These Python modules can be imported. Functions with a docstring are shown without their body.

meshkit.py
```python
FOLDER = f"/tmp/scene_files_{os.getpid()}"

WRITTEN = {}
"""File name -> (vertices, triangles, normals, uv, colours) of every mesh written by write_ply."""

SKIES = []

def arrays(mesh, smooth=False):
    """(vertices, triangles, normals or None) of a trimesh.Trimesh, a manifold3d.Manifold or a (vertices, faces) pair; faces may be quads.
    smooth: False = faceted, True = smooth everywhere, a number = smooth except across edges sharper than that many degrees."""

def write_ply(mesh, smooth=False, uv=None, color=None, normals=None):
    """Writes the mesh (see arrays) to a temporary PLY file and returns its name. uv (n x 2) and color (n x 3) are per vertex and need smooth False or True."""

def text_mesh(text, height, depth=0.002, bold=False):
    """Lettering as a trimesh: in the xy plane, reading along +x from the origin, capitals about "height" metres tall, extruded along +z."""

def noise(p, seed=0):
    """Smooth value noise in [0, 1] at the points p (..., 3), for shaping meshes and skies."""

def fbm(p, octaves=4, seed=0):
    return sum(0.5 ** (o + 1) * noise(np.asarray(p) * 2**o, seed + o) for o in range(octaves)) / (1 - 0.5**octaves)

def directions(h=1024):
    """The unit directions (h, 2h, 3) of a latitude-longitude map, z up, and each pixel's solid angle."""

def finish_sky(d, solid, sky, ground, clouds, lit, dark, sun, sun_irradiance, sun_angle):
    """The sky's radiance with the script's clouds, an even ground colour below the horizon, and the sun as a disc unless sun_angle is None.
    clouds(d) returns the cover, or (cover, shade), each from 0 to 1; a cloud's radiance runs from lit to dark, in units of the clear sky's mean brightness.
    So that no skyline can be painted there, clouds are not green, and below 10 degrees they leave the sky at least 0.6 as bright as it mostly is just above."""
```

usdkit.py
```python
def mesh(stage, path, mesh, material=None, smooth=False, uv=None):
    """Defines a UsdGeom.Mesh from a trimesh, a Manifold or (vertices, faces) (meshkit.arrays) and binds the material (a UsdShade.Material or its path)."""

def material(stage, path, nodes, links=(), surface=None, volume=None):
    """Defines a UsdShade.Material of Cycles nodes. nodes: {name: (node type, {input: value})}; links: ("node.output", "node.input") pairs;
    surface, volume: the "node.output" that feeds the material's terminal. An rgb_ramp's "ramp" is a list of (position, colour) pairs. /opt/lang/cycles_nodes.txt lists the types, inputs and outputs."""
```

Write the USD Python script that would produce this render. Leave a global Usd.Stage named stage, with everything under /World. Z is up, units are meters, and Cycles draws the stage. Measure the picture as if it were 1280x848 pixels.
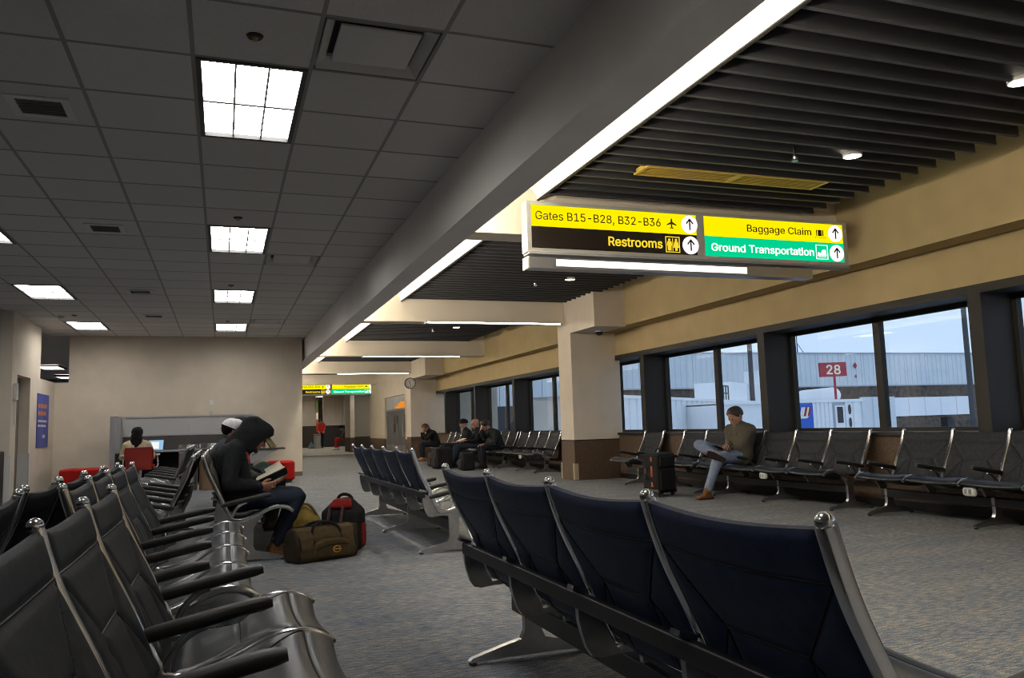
import math, random
import numpy as np, trimesh, manifold3d as m3, usdkit, meshkit
from manifold3d import Manifold, CrossSection
from pxr import Usd, UsdGeom, UsdLux, UsdShade, Gf, Sdf
random.seed(7); RNG = np.random.RandomState(7)
stage = Usd.Stage.CreateInMemory()
UsdGeom.SetStageUpAxis(stage, 'Z'); UsdGeom.SetStageMetersPerUnit(stage, 1.0)
UsdGeom.Xform.Define(stage, '/World'); UsdGeom.Scope.Define(stage, '/World/Looks')
PI = math.pi
# ------------------------------------------------------------------ camera
CAM_H, F_PX, YAW, PITCH, ROLL = 1.0, 1009.0, .345588, .1056788, -.0306282
EXPOSURE = 0.0
cam = UsdGeom.Camera.Define(stage, '/World/camera')
fw = np.array([math.sin(YAW)*math.cos(PITCH), math.cos(YAW)*math.cos(PITCH), math.sin(PITCH)])
r0 = np.array([math.cos(YAW), -math.sin(YAW), 0]); u0 = np.cross(r0, fw)
rr = r0*math.cos(ROLL)+u0*math.sin(ROLL); uu = -r0*math.sin(ROLL)+u0*math.cos(ROLL)
cam.AddTransformOp().Set(Gf.Matrix4d(*rr, 0, *uu, 0, *(-fw), 0, 0, 0, CAM_H, 1))
cam.CreateHorizontalApertureAttr(36.0); cam.CreateVerticalApertureAttr(36.0*848/1280)
cam.CreateFocalLengthAttr(36.0*F_PX/1280); cam.CreateExposureAttr(EXPOSURE)
cam.CreateClippingRangeAttr((0.05, 2000)); cam.CreateFStopAttr(0.0)
# ------------------------------------------------------------------ sky (overcast dusk)
dome = UsdLux.DomeLight.Define(stage, '/World/sky')
dome.CreateIntensityAttr(0.355); dome.CreateColorAttr(Gf.Vec3f(.63, .79, 1.05))
L_TROFFER, L_COVE, L_DOWN, L_SIGN, L_BLADE = 17.5, 92.0, 22.0, 1.0, 6.0

# ------------------------------------------------------------------ material helpers
def mat(name, col, rough=.5, metal=0., var=0., vscale=20., bump=0., bscale=200., emit=None, estr=0., stretch=(1, 1, 1), spec=.5, coat=0.):
    nodes = {'p': ('principled_bsdf', {'base_color': col, 'roughness': rough, 'metallic': metal, 'specular_ior_level': spec, 'coat_weight': coat})}
    links = []
    if emit is not None:
        nodes['p'][1].update(emission_color=emit, emission_strength=estr)
    if var or bump:
        nodes['g'] = ('texture_coordinate', {}); nodes['m'] = ('mapping', {'scale': stretch}); links.append(('g.object', 'm.vector'))
    if var:
        nodes['n'] = ('noise_texture', {'scale': vscale, 'detail': 4.}); links.append(('m.vector', 'n.vector'))
        a = np.array(col)
        nodes['r'] = ('rgb_ramp', {'ramp': [(.3, tuple(a*(1-var))), (.7, tuple(a*(1+var)))]})
        links += [('n.fac', 'r.fac'), ('r.color', 'p.base_color')]
    if bump:
        nodes['nb'] = ('noise_texture', {'scale': bscale, 'detail': 3.}); nodes['b'] = ('bump', {'strength': bump, 'distance': .01})
        links += [('m.vector', 'nb.vector'), ('nb.fac', 'b.height'), ('b.normal', 'p.normal')]
    return usdkit.material(stage, '/World/Looks/'+name, nodes, links, surface='p.BSDF')
def emat(name, col, s):
    return usdkit.material(stage, '/World/Looks/'+name, {'e': ('emission', {'color': col, 'strength': s})}, surface='e.emission')
M = {}
def carpet():
    n = {'g': ('texture_coordinate', {}), 'm1': ('mapping', {'scale': (14, 80, 1)}), 'm2': ('mapping', {'scale': (1.2, 4, 1)}),
         'n1': ('noise_texture', {'scale': 1.0, 'detail': 3., 'roughness': .65}), 'n2': ('noise_texture', {'scale': 1.0, 'detail': 2.}),
         'n3': ('noise_texture', {'scale': 150., 'detail': 3.}), 'r3': ('rgb_ramp', {'ramp': [(.34, (.62, .62, .63)), (.66, (1.50, 1.50, 1.48))]}), 'x2': ('mix', {'mix_type': 'multiply', 'fac': 1.0}),
         'r1': ('rgb_ramp', {'ramp': [(.34, (.080, .105, .145)), (.47, (.130, .148, .172)), (.56, (.215, .208, .195)), (.68, (.29, .272, .24))]}),
         'r2': ('rgb_ramp', {'ramp': [(.35, (.85, .88, .93)), (.65, (1.1, 1.06, 1.0))]}),
         'x': ('mix', {'mix_type': 'multiply', 'fac': 1.0}), 'b': ('bump', {'strength': .5, 'distance': .006}),
         'p': ('principled_bsdf', {'roughness': .95, 'specular_ior_level': .1})}
    l = [('g.object', 'm1.vector'), ('g.object', 'm2.vector'), ('m1.vector', 'n1.vector'), ('m2.vector', 'n2.vector'), ('g.object', 'n3.vector'),
         ('n1.fac', 'r1.fac'), ('n2.fac', 'r2.fac'), ('r1.color', 'x.color1'), ('r2.color', 'x.color2'), ('n3.fac', 'r3.fac'), ('x.color', 'x2.color1'), ('r3.color', 'x2.color2'), ('x2.color', 'p.base_color'), ('n3.fac', 'b.height'), ('b.normal', 'p.normal')]
    return usdkit.material(stage, '/World/Looks/carpet', n, l, surface='p.BSDF')
M['carpet'] = carpet()
M['tile'] = [mat('ceiling_tile_%d' % i, c, .95, var=.10, vscale=160, bump=.25, bscale=300, spec=.1) for i, c in enumerate([(.54, .525, .515), (.52, .505, .495), (.56, .545, .535)])]
M['grid'] = mat('grid_metal', (.22, .21, .20), .6)
M['wall'] = mat('wall_beige', (.60, .53, .43), .85, var=.05, vscale=3, bump=.08, bscale=250, spec=.2)
M['wall_y'] = mat('wall_cream', (.46, .355, .190), .85, var=.05, vscale=3, bump=.08, bscale=250, spec=.2)
M['wall_grey'] = mat('wall_grey', (.50, .47, .43), .85, var=.04, vscale=3, bump=.06, bscale=250, spec=.2)
M['soffit'] = mat('soffit_paint', (.74, .70, .67), .85, var=.03, vscale=2, spec=.2)
M['beam'] = mat('beam_paint', (.78, .69, .56), .8, var=.03, vscale=2, spec=.2)
M['cove'] = mat('cove_white', (.82, .80, .76), .7)
M['slat'] = mat('slat_dark', (.038, .038, .041), .55)
M['plenum'] = mat('plenum_black', (.012, .012, .013), .9)
M['trim'] = mat('bronze_trim', (.026, .023, .020), .6, spec=.25)
M['wains'] = mat('wainscot_brown', (.085, .052, .030), .7, var=.35, vscale=35, bump=.2, bscale=90)
M['floor2'] = mat('beige_floor', (.34, .29, .20), .6, var=.2, vscale=6)
M['alu'] = mat('polished_aluminium', (.72, .72, .74), .18, metal=1.)
M['alu_s'] = mat('satin_aluminium', (.50, .50, .52), .38, metal=1.)
M['vinyl'] = mat('black_vinyl_back', (.032, .034, .039), .55, var=.2, vscale=30, bump=.15, bscale=260, spec=.06)
M['vinyl_seat'] = mat('black_vinyl_seat', (.018, .021, .027), .33, var=.2, vscale=30, bump=.10, bscale=260, spec=.26)
M['vinyl_blue'] = mat('navy_vinyl', (.016, .026, .060), .5, var=.2, vscale=30, bump=.15, bscale=260, spec=.2)
M['rubber'] = mat('black_rubber', (.014, .013, .013), .5)
M['black'] = mat('black_metal', (.012, .012, .013), .45)
M['white'] = mat('white_plastic', (.75, .74, .71), .5)
M['lens'] = emat('downlight_lens', (1, .86, .66), L_DOWN)
M['cove_tube'] = emat('cove_tube', (1, .90, .74), L_COVE)
M['blade_lens'] = emat('blade_lens', (1, .95, .86), L_BLADE)
def glass():
    n = {'w': ('layer_weight', {'blend': .5}), 'pw': ('math', {'math_type': 'power', 'value2': 5.}), 'ma': ('math', {'math_type': 'multiply_add', 'value2': .9, 'value3': .045}),
         't': ('transparent_bsdf', {'color': (.93, .96, .97)}), 'g': ('glossy_bsdf', {'color': (1, 1, 1), 'roughness': .02}), 'x': ('mix_closure', {})}
    l = [('w.facing', 'pw.value1'), ('pw.value', 'ma.value1'), ('ma.value', 'x.fac'), ('t.BSDF', 'x.closure1'), ('g.BSDF', 'x.closure2')]
    return usdkit.material(stage, '/World/Looks/window_glass', n, l, surface='x.closure')
M['glass'] = glass()
# ------------------------------------------------------------------ mesh helpers
def box(x0, x1, y0, y1, z0, z1):
    return trimesh.creation.box(bounds=[(min(x0, x1), min(y0, y1), min(z0, z1)), (max(x0, x1), max(y0, y1), max(z0, z1))])
def tm(man):
    k = man.to_mesh(); return trimesh.Trimesh(np.array(k.vert_properties[:, :3]), np.array(k.tri_verts), process=False)
def ball(p, r, n=14):
    return Manifold.sphere(r, n).translate([float(a) for a in p])
def hull(*pr, n=12):
    return Manifold.batch_hull([ball(p, r, n) for p, r in pr])
def rbox(x0, x1, y0, y1, z0, z1, r=.02, n=10):
    r = min(r, (x1-x0)/2.01, (y1-y0)/2.01, (z1-z0)/2.01)
    return tm(hull(*[((x, y, z), r) for x in (x0+r, x1-r) for y in (y0+r, y1-r) for z in (z0+r, z1-r)], n=n))
def cat(*m):
    return trimesh.util.concatenate([a for a in m])
def rot(m, ang, axis=(0, 0, 1), p=(0, 0, 0)):
    m = m.copy(); m.apply_transform(trimesh.transformations.rotation_matrix(ang, axis, p)); return m
def mv(m, x, y=0, z=0):
    m = m.copy(); m.apply_translation((x, y, z)); return m
def cyl(p0, p1, r, n=14, r1=None):
    p0, p1 = np.array(p0, float), np.array(p1, float); d = p1-p0; L = np.linalg.norm(d)
    c = tm(Manifold.cylinder(L, r, r if r1 is None else r1, n)); T = trimesh.geometry.align_vectors((0, 0, 1), d/L); c.apply_transform(T); c.apply_translation(p0); return c
def tube(pts, r, n=8, closed=False):
    p = np.asarray(pts, float); t = np.gradient(p, axis=0)
    if closed: t = np.roll(p, -1, 0)-np.roll(p, 1, 0)
    t /= np.linalg.norm(t, axis=1, keepdims=True)
    ref = np.array([0, 0, 1.]) if abs(t[:, 2]).mean() < .9 else np.array([1., 0, 0])
    a = np.cross(t, ref); a /= np.linalg.norm(a, axis=1, keepdims=True)+1e-9; b = np.cross(t, a)
    return ring_mesh(p, a, b, r, r, n, closed)
def ring_mesh(p, a, b, ra, rb, n=10, closed=False, power=1.0):
    k = len(p); ang = np.arange(n)*2*PI/n+PI/n
    c, s = np.cos(ang), np.sin(ang); c, s = np.sign(c)*abs(c)**power, np.sign(s)*abs(s)**power
    ra, rb = np.broadcast_to(ra, (k,)), np.broadcast_to(rb, (k,))
    v = (p[:, None]+ra[:, None, None]*c[None, :, None]*a[:, None]+rb[:, None, None]*s[None, :, None]*b[:, None]).reshape(-1, 3)
    f = []
    for i in range(k if closed else k-1):
        j = (i+1) % k
        for q in range(n):
            q2 = (q+1) % n; f += [(i*n+q, i*n+q2, j*n+q2), (i*n+q, j*n+q2, j*n+q)]
    if not closed:
        v = np.vstack([v, p[0], p[-1]]); c0, c1 = k*n, k*n+1
        for q in range(n):
            q2 = (q+1) % n; f += [(c0, q2, q), (c1, (k-1)*n+q, (k-1)*n+q2)]
    m = trimesh.Trimesh(v, f, process=False); m.fix_normals() if False else None
    return m
def smooth_path(pts, n=40):
    from scipy.interpolate import PchipInterpolator, CubicSpline
    p = np.asarray(pts, float); d = np.r_[0, np.cumsum(np.linalg.norm(np.diff(p, axis=0), axis=1))]
    return CubicSpline(d, p)(np.linspace(0, d[-1], n))
def extrude(poly, depth):
    return tm(CrossSection([np.asarray(poly, float)], m3.FillRule.NonZero).extrude(depth))
def plate_xz(poly, y0, y1):          # polygon in the xz plane, extruded along y
    m = extrude(poly, abs(y1-y0)); v = m.vertices.copy(); m.vertices = np.c_[v[:, 0], max(y0, y1)-v[:, 2], v[:, 1]]; return m
def plate_yz(poly, x0, x1):
    m = extrude(poly, abs(x1-x0)); v = m.vertices.copy(); m.vertices = np.c_[min(x0, x1)+v[:, 2], v[:, 0], v[:, 1]]; return m
def text_xz(t, h, x, y, z, depth=.004, bold=False, width=None, anchor='l'):
    m = meshkit.text_mesh(t, h, depth, bold); v = m.vertices.copy()
    w = v[:, 0].max()-v[:, 0].min(); k = 1 if width is None else width/w
    v[:, 0] = (v[:, 0]-v[:, 0].min())*k
    if anchor == 'r': v[:, 0] -= w*k
    m.vertices = np.c_[x+v[:, 0], y-v[:, 2], z+v[:, 1]]; return m
# ------------------------------------------------------------------ prim helpers
_names = {}
def numbered(parent, name):
    k = (parent, name); n = _names.get(k, 0); _names[k] = n+1
    return name if n == 0 else '%s_%03d' % (name, n)
def pth(p):
    return '/World' if p is None else (p if isinstance(p, str) else str(p.GetPath()))
def tag(o, label=None, cat_=None, group=None, kind=None):
    p = o if isinstance(o, Usd.Prim) else o.GetPrim()
    for k, v in (('label', label), ('category', cat_), ('group', group), ('kind', kind)):
        if v: p.SetCustomDataByKey(k, v)
    return p
def obj(name, mesh, m, parent=None, smooth=35, label=None):
    if isinstance(mesh, Manifold): mesh = tm(mesh)
    P = pth(parent); path = P+'/'+numbered(P, name)
    o = usdkit.mesh(stage, path, mesh, (m if m.startswith('/') else M[m]) if isinstance(m, str) else m, smooth=smooth)
    if label: tag(o, label)
    return o.GetPrim()
def xf(name, loc=(0, 0, 0), rz=0., label=None, cat_=None, group=None, kind=None, parent=None):
    P = pth(parent); x = UsdGeom.Xform.Define(stage, P+'/'+numbered(P, name))
    x.AddTranslateOp().Set(Gf.Vec3d(*map(float, loc)))
    if rz: x.AddRotateZOp().Set(math.degrees(rz))
    return tag(x, label, cat_, group, kind)
def struct(name, mesh, m, parent=None, label=None, smooth=30):
    o = obj(name, mesh, m, parent, smooth); 
    if parent is None: tag(o, label, None, None, 'structure')
    return o
def copy_of(src, loc, rz=0., label=None, group=None):
    d = dict(src.GetCustomData()); base = src.GetName()
    while base[-4:-3] == '_' and base[-3:].isdigit(): base = base[:-4]
    r = xf(base, loc, rz, label or d.get('label'), d.get('category'), group or d.get('group'))
    r.GetReferences().AddInternalReference(src.GetPath()); r.SetInstanceable(True); return r

# ================================================================== STRUCTURE
ZC, ZB, ZS = 3.128, 2.625, 3.15          # tiled ceiling, soffit bottom, slat bottom
GX0, GDX, GY0, GDY = -0.172, .648, 4.69, .657
XW, XG = 6.68, 7.09                       # window wall plane, glass plane
BEAMS = [7.0, 13.3, 19.8, 25.95, 32.2]
struct('floor', box(-8, 7.5, -6, 33.5, -.2, 0), 'carpet')
struct('floor', box(-8, 9, 33.5, 62, -.2, 0), 'floor2', label='beige hard floor at the far end of the hall')
struct('trim_1', box(1.7, 7.5, 33.46, 33.54, -.01, .004), mat('floor_strip', (.12, .11, .10), .5))
# ceiling: tiles laid in a grid
ceil = xf('ceiling', kind='structure')
LIGHT_CELLS = {}
def gx(k): return GX0+GDX*k
def gy(j): return GY0+GDY*j
LIGHTS = [(0, -6), (0, 0), (0, 6), (0, 12), (0, 18), (-4, -6), (-4, 0), (-4, 6), (-4, 12), (-4, 18)]
SUPPLY = [(1, -1), (1, 8), (1, 17)]
skip = set()
for k, j in LIGHTS: skip |= {(k, j), (k, j+1)}
skip |= set(SUPPLY)
for j in range(-5, 22):
    y0, y1 = gy(j), min(gy(j+1), 18.9)
    if y1-y0 < .1: continue
    for k in range(-6, 3):
        x0, x1 = gx(k), (gx(k+1) if k < 2 else 1.757)
        if (k, j) in skip: continue
        g = .011; t = box(x0+g, x1-(g if k < 2 else 0), y0+g, y1-g, ZC, ZC+.018)
        obj('ceiling_tile', t, M['tile'][RNG.randint(3)], ceil, smooth=False)
for k in range(-6, 3):
    obj('grid_bar', box(gx(k)-.012, gx(k)+.012, gy(-5), 18.9, ZC-.002, ZC+.022), 'grid', ceil, smooth=False)
for j in range(-5, 22):
    obj('grid_bar', box(gx(-6), 1.757, gy(j)-.012, gy(j)+.012, ZC-.0015, ZC+.022), 'grid', ceil, smooth=False)
struct('ceiling', cat(box(-8, gx(-6), -6, 48, ZC, ZC+.03), box(gx(-6), 1.757, -6, gy(-5), ZC, ZC+.03), box(gx(-6), 1.757, 18.95, 48, ZC, ZC+.03)), M['tile'][0], label='ceiling beyond the tiled field')
struct('ceiling', box(-8.2, 9, -6, 62, 3.9, 4.05), 'plenum', label='black slab over the slats')
struct('ceiling', box(1.757, 9, 32.5, 62, 3.15, 3.3), 'wall_grey', label='plain ceiling at the far end')
# soffit and light cove
struct('trim_2', box(1.757, 1.993, -6, 47, ZB, 3.9), 'soffit', label='long grey soffit between tiled ceiling and slatted ceiling')
cv = smooth_path([(2.81, 3.13), (2.80, 3.18), (2.72, 3.25), (2.56, 3.30), (2.38, 3.28), (2.20, 3.18), (2.08, 3.03), (2.00, 2.84)], 24)
ys = [(-5.9, 6.99), (7.31, 13.29), (13.61, 19.79), (20.11, 25.94), (26.26, 32.19)]
for a, b in ys:
    poly = [tuple(p) for p in cv]+[(p[0]+.02*(1 if p[0] > 2.5 else 0), p[1]+.02) for p in cv[::-1]]
    struct('trim_3', plate_xz(poly[::-1], a, b), 'cove', label='white curved light cove beside the slats')
    struct('trim_4', box(2.81, 2.835, a, b, 3.12, 3.24), 'trim', label='dark edge strip of the light cove')
    c = xf('cove_lamp', (2.03, (a+b)/2, 2.80), 0, 'linear lamp hidden in the light cove between y %d and %d' % (a, b) if False else None, None)
    tag(c, {-5.9: 'warm linear cove lamp along the soffit nearest the camera', 7.31: 'warm linear cove lamp just beyond the near hanging sign', 13.61: 'warm linear cove lamp beyond the second beam',
            20.11: 'warm linear cove lamp beyond the third beam', 26.26: 'warm linear cove lamp above the far hanging sign'}[a], 'lamp')
    L = (b-a)/2-.05
    obj('tube', cyl((.035, -L, .02), (.035, L, .02), .017, 10), 'cove_tube', c)
    obj('housing', box(-.037, -.0, -L, L, -.04, .06), 'cove', c)
# beams across the slatted ceiling
for y in BEAMS:
    struct('trim_5', box(1.993, 6.40, y, y+.31, 2.785, 3.9), 'beam', label='cream beam across the slatted ceiling')
# walls on the window side
struct('wall_right', box(6.37, 6.68, -6, 24.0, 2.60, 3.9), 'wall_y', label='cream bulkhead above the windows')
struct('wall_right', box(XW, XW+.45, -6, 26.1, 2.18, 3.9), 'wall_y', label='cream wall band above the windows')
struct('wall_right', box(XW, XG+.1, -6, 26.1, 0, .76), 'wains', label='brown panelled wall below the windows')
struct('wall_right', box(XG, XG+.1, 26.1, 27, 0, 3.9), 'wall')
struct('trim_6', box(XW-.02, XW+.40, -6, 26.1, 2.095, 2.18), 'trim', label='dark header over the windows')
struct('trim_7', box(XW-.03, XW+.43, -6, 26.1, .76, .80), 'trim', label='dark window sill')
struct('baseboard_right', box(XW-.012, XW, -6, 26.1, 0, .09), 'black')
for k in range(-4, 7):
    yc = 5.62+3.227*k
    struct('trim_8', box(XW-.02, XW+.42, yc-.072, yc+.072, .80, 2.095), 'trim', label='deep bronze fin between windows')
    # panel joints of the wainscot
    struct('trim_9', box(XW-.004, XW+.01, yc-.01, yc+.01, .09, .76), 'black', label='joint between wainscot panels')
    y0, y1, ym = yc+.072, yc+3.227-.072, yc+1.64
    if y1 > 26.1: y1 = 26.1
    w = xf('window_%d' % (k+5), (XG, (y0+y1)/2, .80), kind='structure'); h = (y1-y0)/2; zt = 1.295
    c = ym-(y0+y1)/2
    for a, b in ((-h, -h+.045), (h-.045, h), (c-.05, c+.05)):
        obj('mullion', box(-.035, .035, a, b, 0, zt), 'trim', w)
    for a, b in ((-h+.045, c-.05), (c+.05, h-.045)):
        obj('window_rail', box(-.03, .03, a, b, 0, .04), 'trim', w); obj('window_rail', box(-.03, .03, a, b, zt-.05, zt), 'trim', w)
        obj('pane', box(-.003, .003, a, b, .04, zt-.05), 'glass', w, smooth=False)
# pillars with capitals
def pillar(y0, y1, cy0, lab, xr=6.75):
    p = xf('pillar', (5.8, y0, 0), 0, lab, 'pillar')
    obj('shaft', box(0, xr-5.8, 0, y1-y0, .70, 3.9), 'pillar', p)
    obj('base_panel', box(-.004, xr-5.8, -.004, y1-y0+.004, 0, .68), 'wains', p)
    obj('base_trim', box(-.008, xr-5.8, -.008, y1-y0+.008, .68, .70), 'trim', p)
    obj('capital', box(-.001, .58, cy0-y0, y1-y0+.002, 2.585, 3.9), 'pillar', p)
    for yy in (-.0, y1-y0-.03):
        g = cat(box(-.02, -.004, yy, yy+.05, .01, .29), box(-.02, .055, yy-.016, yy-.004, .01, .29)) if yy < .1 else cat(box(-.02, -.004, yy, yy+.05, .01, .29), box(-.02, .055, yy+.036, yy+.046, .01, .29))
        obj('corner_guard', g, mat_guard, p)
    return p
M['pillar'] = mat('pillar_paint', (.70, .61, .50), .85, var=.04, vscale=3, spec=.2)
mat_guard = mat('corner_guard', (.45, .36, .25), .5)
pillar(13.05, 13.62, 12.05, 'cream square pillar between the windows with dark brown base, nearest the camera')
pillar(26.1, 26.7, 24.0, 'cream square pillar with the wall clock, farther down the hall', xr=7.1)
# far right wall with steel doors, end walls
struct('wall_right', cat(box(5.8, 5.95, 26.7, 27.0, .62, 3.15), box(5.8, 5.95, 30.65, 33.9, .62, 3.15), box(5.8, 5.95, 27.0, 30.65, 2.15, 3.15)), 'wall', label='far cream wall round the steel doors')
struct('wall_right', cat(box(5.796, 5.95, 26.7, 27.0, 0, .62), box(5.796, 5.95, 30.65, 33.9, 0, .62)), 'wains')
struct('wall_back', box(5.55, 9, 38, 38.2, .66, 3.15), mat('wall_taupe', (.30, .28, .23), .85), label='taupe end wall beyond the steel doors')
struct('wall_back', box(5.55, 9, 37.99, 38.2, 0, .66), mat('wains_dark', (.035, .026, .022), .6))
struct('wall_back', box(5.36, 5.55, 36.5, 38.2, .64, 3.15), 'wall', label='end of the partition beside the taupe wall')
struct('wall_back', box(5.355, 5.55, 36.49, 38.2, 0, .64), 'wains')
EW = 50.
def strip(px0, px1, z0, z1, m, y=EW, th=.2, lab=None, nm='wall_back'):
    return struct(nm, box(px0, px1, y, y+th, z0, z1), m, label=lab)
strip(3.0, 5.30, 1.28, 4., 'wall', lab='cream end wall with brown wainscot'); strip(3.0, 5.30, 0, 1.28, mat('wains_far', (.05, .034, .024), .6))
strip(5.72, 6.85, 1.28, 4., 'wall'); strip(5.72, 7.9, 0, 1.28, mat('wains_far2', (.03, .028, .028), .6), y=EW-.02)
strip(6.85, 7.9, 1.28, 4., 'wall_grey', y=EW-.6, th=.8)
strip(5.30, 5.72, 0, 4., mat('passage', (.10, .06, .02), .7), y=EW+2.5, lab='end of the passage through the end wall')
struct('wall_right', box(7.9, 8.1, 38.2, 60, 0, 4), 'wall'); struct('wall_left', box(1.55, 1.7, 19.2, 60, 0, ZC), 'wall'); struct('wall_back', box(-8, 9, 60, 60.2, 0, 4), 'wall')
# far wall of the seating area, left walls
struct('wall_back', cat(box(-3.02, 1.7, 18.9, 19.2, 0, ZC), box(-3.30, -3.02, 18.9, 19.2, 0, 2.15)), 'wall', label='wide beige wall behind the work desk')
struct('baseboard_back', box(-3.28, 1.7, 18.885, 18.9, 0, .10), mat('base_tan', (.16, .12, .08), .6))
struct('wall_left', cat(box(-3.45, -3.28, 15.3, 15.68, 0, ZC), box(-3.45, -3.28, 15.68, 16.68, 2.10, ZC), box(-3.45, -3.28, 16.68, 17.5, 0, ZC), box(-3.45, -3.28, 17.5, 18.9, 0, 2.15)), 'wall', label='beige side wall with the blue poster')
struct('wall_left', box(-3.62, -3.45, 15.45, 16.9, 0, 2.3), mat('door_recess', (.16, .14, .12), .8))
struct('wall_left', box(-8, -3.45, 15.3, 15.45, 0, ZC), 'wall_grey'); struct('wall_left', box(-8.2, -8, -6, 60, 0, ZC), 'wall')
struct('wall_front', box(-8, 7.5, -6.2, -6, 0, 3.9), 'wall')
struct('wall_back', box(-8, -3.3, 33, 33.2, 0, ZC), mat('wall_dim', (.2, .2, .2), .9))
# ================================================================== CEILING FIXTURES
M['troffer'] = mat('troffer_frame', (.03, .03, .03), .5)
M['louver'] = mat('louver', (.78, .78, .76), .3, metal=.3)
M['troffer_glow'] = emat('troffer_glow', (1, .97, .93), L_TROFFER)
def troffer(x0, y0, label, dz=0., group=None):
    w, l = .648, 1.314
    t = xf('ceiling_light', (x0+w/2, y0+l/2, ZC+dz), 0, label, 'ceiling light', group)
    hw, hl = w/2-.012, l/2-.012
    obj('frame', cat(box(-hw, hw, -hl, -hl+.03, -.008, .05), box(-hw, hw, hl-.03, hl, -.008, .05), box(-hw, -hw+.03, -hl+.03, hl-.03, -.008, .05), box(hw-.03, hw, -hl+.03, hl-.03, -.008, .05)), 'troffer', t, smooth=False)
    obj('diffuser', box(-hw+.03, hw-.03, -hl+.03, hl-.03, .020, .026), 'troffer_glow', t, smooth=False)
    W, L = hw-.03, hl-.03
    for i in (-1, 1):
        obj('louver_blade', box(i*W/3-.006, i*W/3+.006, -L, L, .0, .020), 'louver', t, smooth=False)
    for i in range(1, 8):
        y = -L+2*L*i/8; obj('louver_blade', box(-W, W, y-.003, y+.003, .004, .020), 'louver', t, smooth=False)
    return t
LT = {(0, 0): 'big bright ceiling light nearest the camera, left of the square air diffuser', (0, 6): 'second ceiling light of the row leading to the beige wall', (0, 12): 'third ceiling light of the row leading to the beige wall',
      (0, 18): 'fourth ceiling light, closest to the beige wall, in the row right of the small grilles', (-4, 6): 'ceiling light cut by the left picture edge', (-4, 12): 'ceiling light of the left row, above the left wall corner',
      (-4, 18): 'farthest ceiling light of the left row, near the wall opening', (-4, 0): 'ceiling light of the left row outside the picture', (0, -6): 'ceiling light over the photographer', (-4, -6): 'ceiling light of the left row behind the photographer'}
for k, j in LIGHTS: troffer(gx(k), gy(j), LT[(k, j)])
troffer(-5.1, 26.3, 'ceiling light seen through the wall opening, nearer one', -.055); troffer(-5.35, 30.6, 'ceiling light seen through the wall opening, farther one', -.055)
for n, (x, y, lab) in enumerate([(-6.6, 22.0, 'added unseen ceiling light behind the side wall, nearer'), (-4.8, 20.6, 'added unseen ceiling light behind the side wall, by the beige wall'), (3.9, 40.0, 'added ceiling light near the end of the hall, left one'), (5.9, 44.5, 'added ceiling light near the end wall, right one'), (4.3, 47.0, 'added ceiling light just before the end wall'), (6.0, 34.9, 'added unseen ceiling light in the recess past the steel doors')]): troffer(x, y, lab, .02-.055)  # extra fixtures added to brighten the dark side area, hall end and recess
M['vent_dark'] = mat('vent_dark', (.30, .295, .29), .7); M['vent'] = mat('vent_paint', (.55, .54, .52), .6)
M['vent_in'] = mat('vent_throat', (.03, .03, .03), .8)
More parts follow.
